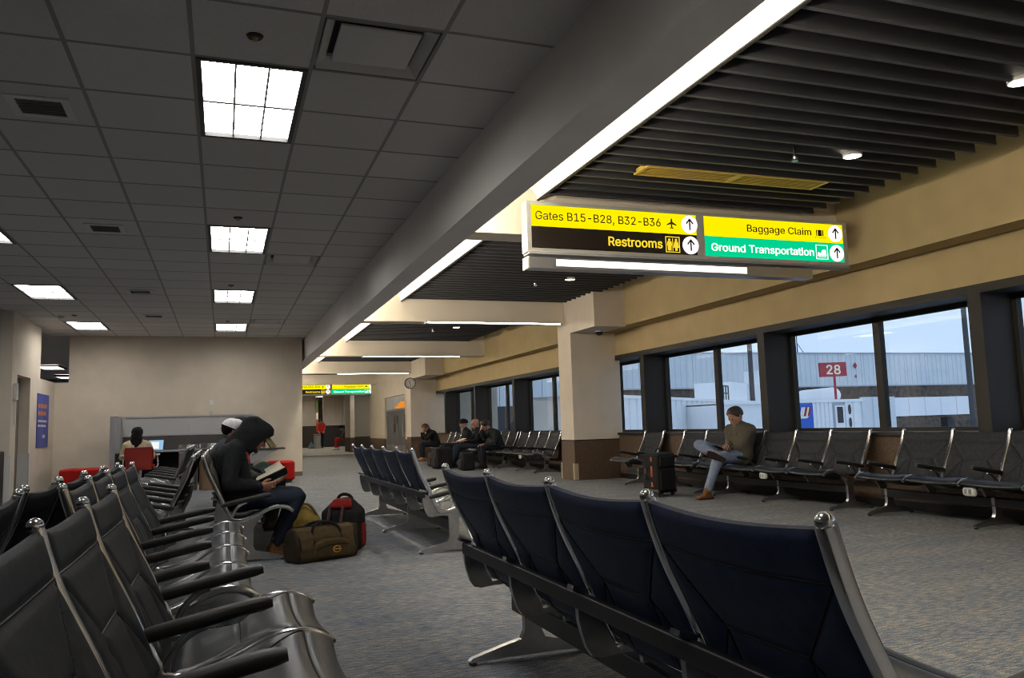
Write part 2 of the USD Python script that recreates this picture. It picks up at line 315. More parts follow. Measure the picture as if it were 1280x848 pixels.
for (k, j), lab in zip(SUPPLY, ('large square ceiling air diffuser beside the nearest ceiling light', 'square ceiling air diffuser right of the second ceiling light', 'farthest square ceiling air diffuser, near the beige wall')):
    v = xf('air_diffuser', (gx(k)+.324, gy(j)+.3285, ZC), 0, lab, 'air vent')
    a = .30; ho = []
    for q in range(4):
        m = trimesh.Trimesh([(-a, -a, -.004), (a, -a, -.004), (a*.82, -a*.82, .055), (-a*.82, -a*.82, .055), (-a, -a, .02), (a, -a, .02), (a*.82, -a*.82, .075), (-a*.82, -a*.82, .075)],
                            [(0, 2, 1), (0, 3, 2), (4, 5, 6), (4, 6, 7), (0, 1, 5), (0, 5, 4), (3, 7, 6), (3, 6, 2), (0, 4, 7), (0, 7, 3), (1, 2, 6), (1, 6, 5)], process=False)
        ho.append(rot(m, q*PI/2))
    obj('flared_frame', cat(*ho), 'vent', v, smooth=False)
    obj('throat', box(-a, a, -a, a, .075, .085), 'vent_in', v, smooth=False)
    obj('centre_plate', rbox(-.22, .22, -.22, .22, .012, .03, .006), M['tile'][2], v)
for n, (x, y) in enumerate([(-1.11, 5.71), (-1.14, 9.0), (-1.16, 12.95), (-1.17, 15.6)]):
    v = xf('return_grille', (x, y, ZC), 0, ('small ceiling grille nearest the camera, at the left picture edge', 'second small ceiling grille from the camera', 'third small ceiling grille from the camera', 'farthest small ceiling grille')[n], 'air vent')
    obj('frame', cat(box(-.18, .18, -.18, -.13, -.012, .0), box(-.18, .18, .13, .18, -.012, .0), box(-.18, -.13, -.13, .13, -.012, 0), box(.13, .18, -.13, .13, -.012, 0)), 'vent', v, smooth=False)
    obj('backing', box(-.13, .13, -.13, .13, -.004, -.001), 'vent_dark', v, smooth=False)
    for i in range(7):
        yy = -.11+.0367*i; obj('slat', rot(box(-.13, .13, yy-.012, yy+.012, -.010, -.008), .5, (1, 0, 0), (0, yy, -.009)), 'vent_dark', v, smooth=False)
M['brass'] = mat('brass', (.55, .40, .18), .3, metal=1.)
for n, (x, y) in enumerate([(.15, 4.36), (.13, 8.28), (.10, 12.2), (.08, 16.2), (-2.44, 15.65)]):
    s = xf('sprinkler', (x, y, ZC), 0, ('recessed brass sprinkler above the nearest ceiling light', 'small sprinkler above the second ceiling light', 'small sprinkler above the third ceiling light', 'small sprinkler above the fourth ceiling light', 'small sprinkler above the farthest left-row ceiling light')[n], 'sprinkler')
    obj('escutcheon', tm(Manifold.cylinder(.012, .038, .045, 24)).apply_translation((0, 0, -.012)), 'black', s)
    obj('head', cyl((0, 0, -.03), (0, 0, -.008), .012, 12, .018), 'brass', s)
s = xf('smoke_detector', (-2.66, 15.78, ZC), 0, 'pale round smoke detector on the ceiling at the left wall corner', 'smoke detector')
obj('base', tm(Manifold.cylinder(.02, .06, .065, 24)).apply_translation((0, 0, -.02)), 'vent', s); obj('cap', tm(Manifold.cylinder(.03, .035, .05, 24)).apply_translation((0, 0, -.05)), 'vent', s)
# slatted ceilings: every bay a thing, every slat a part
slat_mesh = None
BAYL = ['dark slatted ceiling nearest the camera, before the big hanging sign', 'brown lit dark slatted ceiling behind the big hanging sign', 'dark slatted ceiling between the second and third beam', 'dark slatted ceiling between the third and fourth beam', 'farthest dark slatted ceiling, above the far sign']
for b, (a0, a1) in enumerate(ys):
    t = xf('slatted_ceiling', (4.37, a1, ZS), 0, BAYL[b], 'ceiling')
    n = 25 if b == 0 else int((a1-a0)/.198)
    for i in range(n):
        y = -.14-.198*i
        if a1+y < a0+.03: continue
        obj('slat', cat(box(-1.53, 1.56, y-.011, y+.011, .004, .135), box(-1.53, 1.56, y-.016, y+.016, 0, .008)), 'slat', t, smooth=False)
    if b: obj('carrier_rail', box(-1.0, -.97, a0-a1, 0, .14, .17), 'plenum', t); obj('carrier_rail', box(1.0, 1.03, a0-a1, 0, .14, .17), 'plenum', t)
    else: obj('carrier_rail', box(-1.0, -.97, -4.95, 0, .14, .17), 'plenum', t); obj('carrier_rail', box(1.0, 1.03, -4.95, 0, .14, .17), 'plenum', t)
g = xf('air_grille', (4.32, 5.97, ZS), 0, 'long yellowish air grille set among the dark slats above the sign', 'air vent')
M['grille_y'] = mat('grille_yellow', (.50, .34, .06), .45)
obj('frame', cat(box(-.95, .95, -.12, -.10, -.012, .03), box(-.95, .95, .10, .12, -.012, .03), box(-.95, -.92, -.10, .10, -.012, .03), box(.92, .95, -.10, .10, -.012, .03), box(-.03, .03, -.10, .10, -.012, .03)), 'grille_y', g, smooth=False)
obj('backing', box(-.92, .92, -.10, .10, .02, .026), 'vent_in', g)
for sx in (-1, 1):
    for i in range(7):
        yy = -.085+.0283*i; obj('fin', box(sx*.03, sx*.92, yy-.004, yy+.004, -.006, .02), 'grille_y', g, smooth=False)
for n, (x, y, lab) in enumerate([(4.95, 5.2, 'round downlight in the slats above the big sign'), (4.95, 3.68, 'round downlight in the slats cut by the right picture edge'), (4.92, 11.0, 'round downlight in the slats below the big sign'),
                                 (4.8, 16.9, 'small distant downlight between the second and third beam'), (4.95, 1.9, 'downlight over the right foreground'), (4.9, 22.8, 'farthest downlight, past the third beam')]):
    d = xf('downlight', (x, y, ZS-.005), 0, lab, 'downlight')
    obj('trim_ring', tm(Manifold.cylinder(.03, .078, .078, 32)-Manifold.cylinder(.05, .070, .070, 32).translate([0, 0, -.01])), 'white', d)
    obj('lens', tm(Manifold.cylinder(.006, .070, .070, 32)).apply_translation((0, 0, .002)), 'lens', d)
for n, (x, y, lab) in enumerate([(4.40, 5.25, 'chrome sprinkler hanging from the slats above the big sign'), (4.43, 11.2, 'chrome sprinkler in the slats below the big sign'), (4.32, 17.1, 'distant chrome sprinkler between the second and third beam')]):
    s = xf('sprinkler', (x, y, ZS), 0, lab, 'sprinkler')
    obj('pipe', cyl((0, 0, -.05), (0, 0, .13), .012, 10), 'alu', s); obj('deflector', cyl((0, 0, -.075), (0, 0, -.06), .025, 16), 'alu', s); obj('frame', cyl((0, 0, -.065), (0, 0, -.04), .016, 12, .02), 'alu', s)
# light blades below the beams
for n, (xa, xb, y, lab) in enumerate([(3.22, 5.70, 13.2, 'thin bright light blade under the beam beside the near pillar'), (3.2, 5.68, 19.7, 'thin light blade under the third beam'), (3.4, 5.72, 25.87, 'thin light blade under the beam with the clock pillar')]):
    t = xf('light_blade', ((xa+xb)/2, y, 2.765), 0, lab, 'lamp'); h = (xb-xa)/2
    obj('body', box(-h, h, -.0, .10, -.02, .02), 'alu_s', t); obj('lens', box(-h+.02, h-.02, -.006, .0, -.016, .012), 'blade_lens', t)
    obj('bracket', box(-h, -h+.04, .06, .12, .0, .03), 'alu_s', t); obj('bracket', box(h-.04, h, .06, .12, .0, .03), 'alu_s', t)
# ================================================================== HANGING SIGN
M['s_yel'] = emat('sign_yellow', (1.0, .80, .0), 1.1); M['s_grn'] = emat('sign_green', (.0, .62, .27), 1.05); M['s_wht'] = emat('sign_white', (1., .97, .95), 1.25)
M['s_ylet'] = emat('sign_yellow_letter', (1.0, .70, .03), 1.0); M['s_blk'] = mat('sign_black', (.010, .006, .004), .35); M['s_ink'] = mat('sign_ink', (.05, .016, .006), .5)
M['s_frame'] = mat('sign_frame', (.55, .54, .51), .42, metal=.5); M['s_bar'] = mat('sign_grey', (.28, .28, .28), .5)
def disc(cx, cz, r, y0, y1, n=36):
    return plate_xz([(cx+r*math.cos(a), cz+r*math.sin(a)) for a in np.linspace(0, 2*PI, n, endpoint=False)], y0, y1)
def bars(segs, w, y0, y1):
    out = []
    for (x0, z0), (x1, z1) in segs:
        d = np.array([x1-x0, z1-z0]); L = np.hypot(*d); d /= L; nn = np.array([-d[1], d[0]])*w/2
        out.append(plate_xz([(x0+nn[0], z0+nn[1]), (x0-nn[0], z0-nn[1]), (x1-nn[0], z1-nn[1]), (x1+nn[0], z1+nn[1])], y0, y1))
    return cat(*out)
def make_sign(X, Y, Z, label, blade):
    s = xf('hanging_sign', (X, Y, Z), 0, label, 'sign')          # local: x 0..3.59, z 0..0.47, front y=0
    W, H, D = 3.59, .468, .14
    obj('casing', cat(box(0, W, .02, D, 0, H)), 's_frame', s, smooth=False)
    obj('frame', cat(box(0, W, 0, .02, 0, .035), box(0, W, 0, .02, H-.032, H), box(0, .03, 0, .02, .035, H-.032), box(W-.05, W, 0, .02, .035, H-.032), box(1.76, 1.845, 0, .02, .035, H-.032)), 's_frame', s, smooth=False)
    obj('end_cap', box(-.012, 0, -.0, D, 0, H), 's_frame', s)
    obj('frame_bottom', box(0, W, -.012, D, -.022, 0), 's_bar', s)
    def panel(nm, x0, x1, z0, z1, m): return obj(nm, box(x0, x1, .006, .02, z0, z1), m, s, smooth=False)
    zm = .237
    p1 = panel('gates_panel', .03, 1.76, zm, H-.032, 's_yel'); p2 = panel('restrooms_panel', .03, 1.76, .037, zm, 's_blk')
    p3 = panel('baggage_panel', 1.845, W-.05, zm, H-.032, 's_yel'); p4 = panel('transport_panel', 1.845, W-.05, .037, zm, 's_grn')
    yf = .006
    obj('lettering', text_xz('Gates B15-B28, B32-B36', .076, .075, yf, .302, .004, width=1.29), 's_ink', p1)
    obj('lettering', text_xz('Restrooms', .083, 1.375, yf, .092, .004, bold=True, width=.575, anchor='r'), 's_ylet', p2)
    obj('lettering', text_xz('Baggage Claim', .070, 3.135, yf, .306, .004, width=.785, anchor='r'), 's_ink', p3)
    obj('lettering', text_xz('Ground Transportation', .074, 3.155, yf, .093, .004, bold=True, width=1.235, anchor='r'), 's_wht', p4)
    # airplane pictogram, pointing up
    ax, az = 1.485, .338; k = .105
    pl = np.array([(0, .5), (.06, .40), (.07, .16), (.5, -.10), (.5, -.18), (.07, -.05), (.05, -.33), (.18, -.43), (.18, -.49), (0, -.44)])
    pl = np.vstack([pl, pl[::-1]*[-1, 1]]); obj('airplane_symbol', plate_xz([(ax+p[0]*k, az+p[1]*k) for p in pl][::-1], yf-.004, yf), 's_ink', p1)
    # restroom pictogram
    cx, cz = 1.487, .132; a = .078
    obj('symbol_border', cat(box(cx-a, cx+a, yf-.004, yf, cz+a-.008, cz+a), box(cx-a, cx+a, yf-.004, yf, cz-a, cz-a+.008), box(cx-a, cx-a+.008, yf-.004, yf, cz-a, cz+a), box(cx+a-.008, cx+a, yf-.004, yf, cz-a, cz+a), box(cx-.003, cx+.003, yf-.004, yf, cz-a+.015, cz+a-.015)), 's_ylet', p2)
    def fig(x, skirt):
        body = [(-.022, .03), (.022, .03), (.028, -.012), (.02, -.012), (.018, -.06), (-.018, -.06), (-.02, -.012), (-.028, -.012)] if not skirt else [(-.018, .03), (.018, .03), (.032, -.03), (.014, -.03), (.012, -.06), (-.012, -.06), (-.014, -.03), (-.032, -.03)]
        return cat(plate_xz([(x+p[0], cz+p[1]) for p in body[::-1]], yf-.004, yf), disc(x, cz+.045, .013, yf-.004, yf, 16))
    obj('person_symbol', fig(cx-.036, False), 's_ylet', p2); obj('person_symbol', fig(cx+.038, True), 's_ylet', p2)
    # luggage pictogram
    lx, lz = 3.245, .338
    obj('luggage_symbol', cat(box(lx-.022, lx+.022, yf-.004, yf, lz-.032, lz+.03), box(lx-.044, lx-.035, yf-.004, yf, lz-.032, lz+.03), box(lx+.035, lx+.044, yf-.004, yf, lz-.032, lz+.03), *[box(lx-.06+.024*i, lx-.052+.024*i, yf-.004, yf, lz-.052, lz-.046) for i in range(6)]), 's_ink', p3)
    # bus pictogram
    bx, bz = 3.257, .135; a = .076
    obj('symbol_border', cat(box(bx-a, bx+a, yf-.004, yf, bz+a-.007, bz+a), box(bx-a, bx+a, yf-.004, yf, bz-a, bz-a+.007), box(bx-a, bx-a+.007, yf-.004, yf, bz-a, bz+a), box(bx+a-.007, bx+a, yf-.004, yf, bz-a, bz+a)), 's_wht', p4)
    car = [(-.055, -.04), (-.055, -.005), (-.038, .0), (-.030, -.012), (-.010, -.012), (0, .02), (.03, .028), (.052, .02), (.055, -.04)]
    obj('vehicle_symbol', cat(plate_xz([(bx+p[0], bz+p[1]) for p in car][::-1], yf-.004, yf), box(bx-.05, bx+.05, yf-.004, yf, bz-.055, bz-.047)), 's_wht', p4)
    for cx_, cz_ in ((1.682, .337), (1.685, .132), (3.44, .337), (3.445, .130)):
        d = obj('arrow_disc', disc(cx_, cz_, .088, -.003, .010), 's_wht', s)
        obj('arrow', bars([((cx_, cz_-.055), (cx_, cz_+.052)), ((cx_-.037, cz_+.008), (cx_+.003, cz_+.055)), ((cx_+.037, cz_+.008), (cx_-.003, cz_+.055))], .013, -.007, -.003), 's_ink', d)
    for x in (.6, 3.0): obj('bracket', box(x, x+.06, D, D+.22, .38, .44), 's_frame', s)
    return s
make_sign(2.583, 6.65, 2.546, 'large illuminated airport direction sign hanging across the hall, with yellow, black and green panels', True)
make_sign(2.36, 33.6, 2.43, 'distant illuminated direction sign at the end of the hall', True)
b = xf('light_blade', (4.14, 6.64, 2.44), 0, 'bright metal light blade under the big hanging sign', 'lamp')
obj('body', cat(box(-1.56, 1.55, .012, .14, -.045, .055)), 'alu_s', b); obj('end_cap', box(-1.575, -1.56, -.0, .14, -.05, .06), 'white', b)
obj('front', box(-1.56, 1.55, 0, .012, -.045, .055), 'alu_s', b); obj('lens', box(-1.30, .75, -.004, 0, -.022, .040), emat('sign_blade_sheen', (1, .97, .92), 1.6), b)  # bright reflection on the metal front, put in as a glowing strip
obj('hanger', box(-1.2, -1.14, .06, .09, .055, .075), 'alu_s', b); obj('hanger', box(1.14, 1.2, .06, .09, .055, .075), 'alu_s', b)
# security camera and clock
c = xf('security_camera', (6.15, 12.6, 2.585), 0, 'small black dome security camera under the pillar capital', 'camera')
obj('mount', tm(Manifold.cylinder(.03, .075, .075, 24)).apply_translation((0, 0, -.03)), 'white', c); obj('dome', tm((Manifold.sphere(.065, 24)).trim_by_plane([0, 0, -1], 0)).apply_translation((0, 0, -.03)), mat('dome_black', (.01, .01, .01), .1), c)
k = xf('wall_clock', (5.66, 25.55, 2.42), 0, 'round analogue wall clock beside the far pillar', 'clock')
R = .18; M['clock_face'] = mat('clock_face', (.80, .78, .72), .5)
obj('rim', tm((Manifold.cylinder(.07, R, R, 40)-Manifold.cylinder(.2, R-.02, R-.02, 40).translate([0, 0, .05])).rotate([90, 0, 0])), 'black', k)
obj('face', disc(0, 0, R-.018, -.055, -.045), 'clock_face', k)
for i in range(12):
    a = i*PI/6; obj('hour_mark', bars([((.115*math.sin(a), .115*math.cos(a)), (.145*math.sin(a), .145*math.cos(a)))], .014, -.058, -.055), 'black', k)
obj('hand', bars([((0, 0), (-.04, .075))], .016, -.062, -.058), 'black', k); obj('hand', bars([((0, 0), (.02, -.12))], .011, -.066, -.062), 'black', k)
obj('arm', box(-.02, .14, -.0, .35, -.02, .02), 'black', k)
# ================================================================== TANDEM SEATING
# local frame of a unit: x = facing direction (0 at the ball on top of the back), y = along the row, z up
SP = .60
BACK = smooth_path([(0, .815), (.022, .74), (.050, .665), (.088, .585), (.128, .50), (.165, .415), (.196, .352)], 30)
SEAT = smooth_path([(.205, .338), (.245, .322), (.32, .330), (.42, .366), (.50, .400), (.56, .412), (.62, .402), (.665, .375)], 30)
def path_at(P, t):
    d = np.r_[0, np.cumsum(np.linalg.norm(np.diff(P, axis=0), axis=1))]; d /= d[-1]
    return np.stack([np.interp(t, d, P[:, 0]), np.interp(t, d, P[:, 1])], -1)
def seg_d(p, a, b):
    a, b = np.array(a), np.array(b); d = b-a; t = np.clip(((p-a)@d)/(d@d), 0, 1); return np.linalg.norm(p-(a+t[..., None]*d), axis=-1)
def sling(P, width, seams, sag, thick, bulge, nu=26, nv=26, t0=0., t1=1., front=1.):
    """a padded sling between two standards: grid over t (along the profile) and y, stitched along SEAMS (in (y, t) from 0 to 1)"""
    V, T = np.meshgrid(np.linspace(0, 1, nv), np.linspace(0, 1, nu))
    tt = t0+(t1-t0)*T
    if sag < 0: tt = tt+(-sag)*np.sin(PI*V)*np.clip(1-T*2.2, 0, 1)            # the top edge droops between the standards
    p = path_at(P, tt.ravel()).reshape(nu, nv, 2); e = 1e-3
    q = path_at(P, np.clip(tt+e, 0, 1).ravel())-path_at(P, np.clip(tt-e, 0, 1).ravel()); q = q.reshape(nu, nv, 2); q /= np.linalg.norm(q, axis=-1, keepdims=True)
    nrm = np.stack([-q[..., 1], q[..., 0]], -1)                                # towards the sitter
    d = np.min([seg_d(np.stack([V, T], -1), a, b) for a, b in seams], axis=0)
    edge = np.minimum(np.minimum(V, 1-V)*1.2, np.minimum(T, 1-T)*1.6)
    pad = bulge*(1-np.exp(-(d/.024)**1.4))*np.clip(edge/.06, 0, 1)**.5
    hollow = (abs(sag) if sag > 0 else .011)*np.sin(PI*V)
    y = (V-.5)*width
    def surf(off): return np.stack([p[..., 0]+nrm[..., 0]*off, y, p[..., 1]+nrm[..., 1]*off], -1)
    F = surf(thick/2+pad-hollow); B = surf(-thick/2-pad*.6-hollow)
    n = nu*nv; idx = np.arange(n).reshape(nu, nv); f = []
    a, b, c, dd = idx[:-1, :-1].ravel(), idx[:-1, 1:].ravel(), idx[1:, 1:].ravel(), idx[1:, :-1].ravel()
    f = np.vstack([np.c_[a, b, c], np.c_[a, c, dd], np.c_[a, c, b]+n, np.c_[a, dd, c]+n])
    for L in (idx[0], idx[:, -1], idx[-1][::-1], idx[::-1, 0]):
        a, b = L[:-1], L[1:]; f = np.vstack([f, np.c_[a, a+n, b+n], np.c_[a, b+n, b]])
    m = trimesh.Trimesh(np.vstack([F.reshape(-1, 3), B.reshape(-1, 3)]), f, process=False)
    if m.volume < 0: m.invert()
    # a thin welt along every seam, front and back
    lines = []
    for (a, b) in seams:
        q = np.linspace(0, 1, 22)[:, None]; vt = np.array(a)+(np.array(b)-np.array(a))*q; vt[:, 0] = np.clip(vt[:, 0], .012, .988); vt[:, 1] = np.clip(vt[:, 1], .0, 1)
        iu, iv = vt[:, 1]*(nu-1), vt[:, 0]*(nv-1); i0, j0 = np.minimum(iu.astype(int), nu-2), np.minimum(iv.astype(int), nv-2); fu, fv = (iu-i0)[:, None], (iv-j0)[:, None]
        for S, off in ((F, .0004), (B, -.0004)):
            pt = (S[i0, j0]*(1-fu)+S[i0+1, j0]*fu)*(1-fv)+(S[i0, j0+1]*(1-fu)+S[i0+1, j0+1]*fu)*fv
            lines.append(tube(pt+np.c_[nrm[i0, j0, 0], np.zeros(22), nrm[i0, j0, 1]]*off, .0026, 5))
    return m, cat(*lines)
BS = [((0, .20), (1, .20)), ((0, .20), (.27, .56)), ((1, .20), (.73, .56)), ((.27, .56), (.73, .56)), ((.27, .56), (0, .97)), ((.73, .56), (1, .97)), ((.27, .56), (.27, 1)), ((.73, .56), (.73, 1))][:8]
SS = [((0, .06), (.25, .42)), ((1, .06), (.75, .42)), ((.25, .42), (.75, .42)), ((.25, .42), (0, .80)), ((.75, .42), (1, .80)), ((.0, .80), (1., .80))]
def band(P, w, t, y=0, n=12, power=.5):
    p = np.c_[P[:, 0], np.full(len(P), y), P[:, 1]]; t_ = np.gradient(p, axis=0); t_ /= np.linalg.norm(t_, axis=1, keepdims=True)
    side = np.tile([0, 1., 0], (len(p), 1)); nn = np.cross(side, t_)
    return ring_mesh(p, side, nn, w, t, n, power=power)
MESH_BACK, SEAM_BACK = sling(BACK, SP-.032, BS, -.022, .016, .012, 48, 48, t0=.012, t1=.99)
MESH_SEAT, SEAM_SEAT = sling(SEAT, SP-.032, SS, .018, .018, .009, 40, 44, t0=.06, t1=1.0)
MESH_STD = cat(band(BACK, .0175, .016), band(np.vstack([BACK[-3:], [(.203, .335)], SEAT[2:]]), .0135, .015))
WEB = [(.072, .47), (.128, .455), (.175, .352), (.203, .308), (.30, .31), (.42, .350), (.44, .345), (.390, .290), (.370, .25), (.29, .25), (.285, .292), (.205, .290), (.150, .284), (.118, .292), (.100, .318), (.086, .360), (.076, .40)]
MESH_WEB = plate_xz(WEB[::-1], -.011, .011)
MESH_FINIAL = tm(Manifold.sphere(.0175, 20)); MESH_FTIP = cyl((.655, 0, .382), (.672, 0, .368), .016, 12)
APATH = smooth_path([(.13, .440), (.20, .455), (.33, .480), (.45, .502), (.50, .508)], 16)
MESH_ARM = band(APATH, np.r_[.016, .024, np.full(12, .026), .0245, .018], np.r_[.013, .019, np.full(12, .021), .0195, .014], n=14, power=.75)
MESH_BRK = band(smooth_path([(.205, .335), (.225, .385), (.262, .43), (.32, .458)], 12), .009, .011, n=10)
LEGP = [(.288, .25), (.372, .25), (.368, .12), (.385, .085), (.46, .065), (.60, .030), (.612, .018), (.605, .010), (.46, .018), (.20, .018), (.05, .010), (.042, .018), (.055, .030), (.19, .065), (.275, .085), (.292, .12)]
MESH_LEG = plate_xz(LEGP, -.016, .016)
GLIDES = [cyl((x, 0, 0), (x, 0, .014), .018, 14) for x in (.06, .592)]
M['welt'] = mat('seam_welt', (.006, .006, .007), .6, spec=.2)
M['cast'] = mat('cast_aluminium', (.42, .42, .43), .33, metal=1., var=.08, vscale=25)
def tandem(label, x0, y0, face, k0, k1, legs, rz=0., vin='vinyl', arms=True, group=None, scale=1., outlets=(), seams=True):
    seams = seams and y0-abs(k1-k0)*SP < 9
    a = (0 if face > 0 else PI)+rz
    t = xf('tandem_seating', (x0, y0, 0), a, label, 'airport seating', group)
    s = SP
    def P(m, y): return mv(m, 0, y*s)
    for k in range(k0, k1+1):
        st = obj('standard', P(MESH_STD, k), 'alu', t)
        obj('finial', mv(MESH_FINIAL, -.002, k*s, .822), 'alu', st); obj('front_tip', P(MESH_FTIP, k), 'alu', st)
        obj('bolt', mv(rot(box(-.026, .026, -.021, .021, 0, .014), .30, (0, 1, 0)), .078, k*s, .488), 'alu', st)
        obj('bracket', P(MESH_WEB, k), 'cast', t)
        if arms:
            ar = obj('armrest', P(MESH_ARM, k), 'rubber', t); obj('arm_support', P(MESH_BRK, k), 'alu', ar)
    for k in range(k0, k1):
        bs, ss = obj('back_sling', P(MESH_BACK, k+.5), vin, t), obj('seat_sling', P(MESH_SEAT, k+.5), 'vinyl_seat', t)
        if seams: obj('seam', P(SEAM_BACK, k+.5), 'welt', bs); obj('seam', P(SEAM_SEAT, k+.5), 'welt', ss)
        obj('cross_rod', cyl((.31, k*s+.01, .305), (.31, (k+1)*s-.01, .305), .011, 10), 'alu_s', t)
    obj('back_rail', rbox(.070, .100, (k0-.02)*s, (k1+.02)*s, .435, .485, .006, 8), 'black', t)
    obj('beam', rbox(.29, .37, (k0)*s, (k1)*s, .170, .248, .008, 8), 'black', t)
    for k in legs:
        l = obj('leg', P(MESH_LEG, k), 'cast', t)
        for g in GLIDES: obj('glide', P(g, k), 'rubber', l)
    for k in outlets:
        o = obj('power_outlet', rbox(.585, .635, k*s-.06, k*s+.06, .275, .355, .02, 8), 'white', t)
        obj('socket_face', cat(box(.634, .638, k*s-.035, k*s-.01, .295, .335), box(.634, .638, k*s+.01, k*s+.035, .295, .335)), 'alu_s', o)
    return t
# front row seen from behind; rows on the left; row under the windows
tandem('navy row of four seats in the right foreground, seen from behind', .956, 1.127, 1, 0, 4, [.5, 3.75], .008, 'vinyl_blue')
tandem('row of five navy seats seen from behind in the middle of the floor', 1.432, 6.413, 1, 0, 5, [0, 2.5, 5], .006, 'vinyl_blue')
tandem('black row nearest the camera at the lower left', -.36, 1.925, 1, -2, 2, [-1.8, 1.8], -.002)
tandem('second black row on the left, between the nearest row and the hooded man', -.542, 3.335, 1, 0, 4, [0, 4])
tandem('dark row at the left edge with its back to the nearest row', -.635, 3.098, -1, 0, 4, [0, 4])
tandem('black row with its back to the second left row, facing the beige wall side', -.632, 5.75, -1, 0, 4, [.2, 3.8], -.015)
tandem('black row with the hooded reader in its nearest seat', -.137, 6.76, 1, 0, 4, [0, 4])
tandem('black row facing left, back to back with the hooded reader', -.215, 9.16, -1, 0, 4, [0, 4])
tandem('farther black row facing left, by the steel bins', -.42, 13.6, -1, 0, 4, [0, 4])
tandem('black row under the windows at the right picture edge', 6.60, 6.52, -1, 0, 4, [.12, 2.12, 4], 0, outlets=(2.1,))
tandem('black row of four under the windows with the person in the brown jacket', 6.60, 9.38, -1, 0, 4, [.4, 2.1, 4], 0, outlets=(2.2,))
tandem('black two-seat row under the windows, behind the black suitcase', 6.60, 10.72, -1, 0, 2, [.3, 1.9])
tandem('single black seat under the windows beside the pillar', 6.60, 11.94, -1, 0, 1, [.6])
tandem('black row under the far windows just past the near pillar', 6.60, 17.9, -1, 0, 4, [.1, 2.1, 3.9], outlets=(2.6,))
tandem('farthest black row under the windows, with the three seated travellers', 6.60, 24.1, -1, 0, 10, [.2, 2.5, 5.2, 7.5, 9.8], outlets=(7.0,))
# ================================================================== PEOPLE
def A(*p): return np.array(p, float)
def unit(v): v = np.asarray(v, float); return v/np.linalg.norm(v)
def ik(a, b, l1, l2, hint):
    a, b = A(*a), A(*b); d = b-a; D = min(np.linalg.norm(d), (l1+l2)*.999); u = unit(d)
    x = (l1*l1-l2*l2+D*D)/(2*D); h = math.sqrt(max(l1*l1-x*x, 0)); w = A(*hint); w = unit(w-(w@u)*u); return a+u*x+w*h
def chain(*pr, n=14):
    return [hull(pr[i], pr[i+1], n=n) for i in range(len(pr)-1)]
def union(l): return Manifold.batch_boolean(l, m3.OpType.Add)
def soft(man, length=.022, it=8, fold=0., seed=0, fscale=14.):
    m = tm(man.refine_to_length(length)); m.merge_vertices()
    trimesh.smoothing.filter_taubin(m, .5, -.53, it)
    if fold:
        v = m.vertices; n = m.vertex_normals; f = meshkit.noise(v*fscale*np.array([1, 1, .8]), seed)-.5; g = meshkit.noise(v*fscale*2.3, seed+5)-.5
        ridge = 1-2*np.abs(meshkit.noise(v*fscale*.8+3, seed+9)-.5)
        m.vertices = v+n*(fold*(f+.5*g)+fold*.8*(ridge-.5))[:, None]
    return m
def frame_of(f, up=(0, 0, 1)):
    f = unit(f); r = unit(np.cross(f, up)); u = np.cross(r, f); return f, r, u
class Head:
    def __init__(s, c, f, up=(0, 0, 1), k=1.):
        s.c, s.k = A(*c), k; s.f, s.r, s.u = frame_of(f, up)
    def p(s, a, b, c): return s.c+s.k*(a*s.f+b*s.r+c*s.u)
    def H(s, *l, n=16): return hull(*[(s.p(*q), r*s.k) for q, r in l], n=n)
    def skull(s, grow=0.): return s.H(((-.030, 0, .030), .086+grow), ((.012, 0, .048), .076+grow), ((.048, 0, .035), .052+grow), n=20)
    def mesh(s):
        face = s.H(((-.01, .035, -.02), .05), ((-.01, -.035, -.02), .05), ((.062, .024, -.005), .034), ((.062, -.024, -.005), .034), ((.050, .022, -.07), .026), ((.050, -.022, -.07), .026), ((.076, 0, -.088), .020))
        nose = s.H(((.092, 0, .012), .008), ((.115, 0, -.028), .010), ((.094, .012, -.032), .008), ((.094, -.012, -.032), .008), n=10)
        lips = s.H(((.090, .016, -.058), .007), ((.090, -.016, -.058), .007), ((.097, 0, -.056), .006), n=10)
        brow = s.H(((.086, .03, .022), .010), ((.086, -.03, .022), .010), n=10)
        ears = [s.H(((-.005, q*.080, .012), .012), ((-.008, q*.084, -.018), .010), ((-.014, q*.082, .016), .012), n=10) for q in (-1, 1)]
        return [s.skull(), face, nose, lips, brow]+ears
    def eyes(s): return [tm(ball(s.p(.088, q*.031, .004), .0115*s.k, 10)) for q in (-1, 1)]
    def hair(s, grow=.013, cut=.045, low=-.05, tilt=.6):
        h = s.skull(grow)
        n = unit(-s.f*1.0+s.u*tilt); h = h.trim_by_plane([float(a) for a in n], float(n@s.p(cut, 0, -.01)))
        n2 = unit(s.u-s.f*.25); return h.trim_by_plane([float(a) for a in n2], float(n2@s.p(-.05, 0, low)))
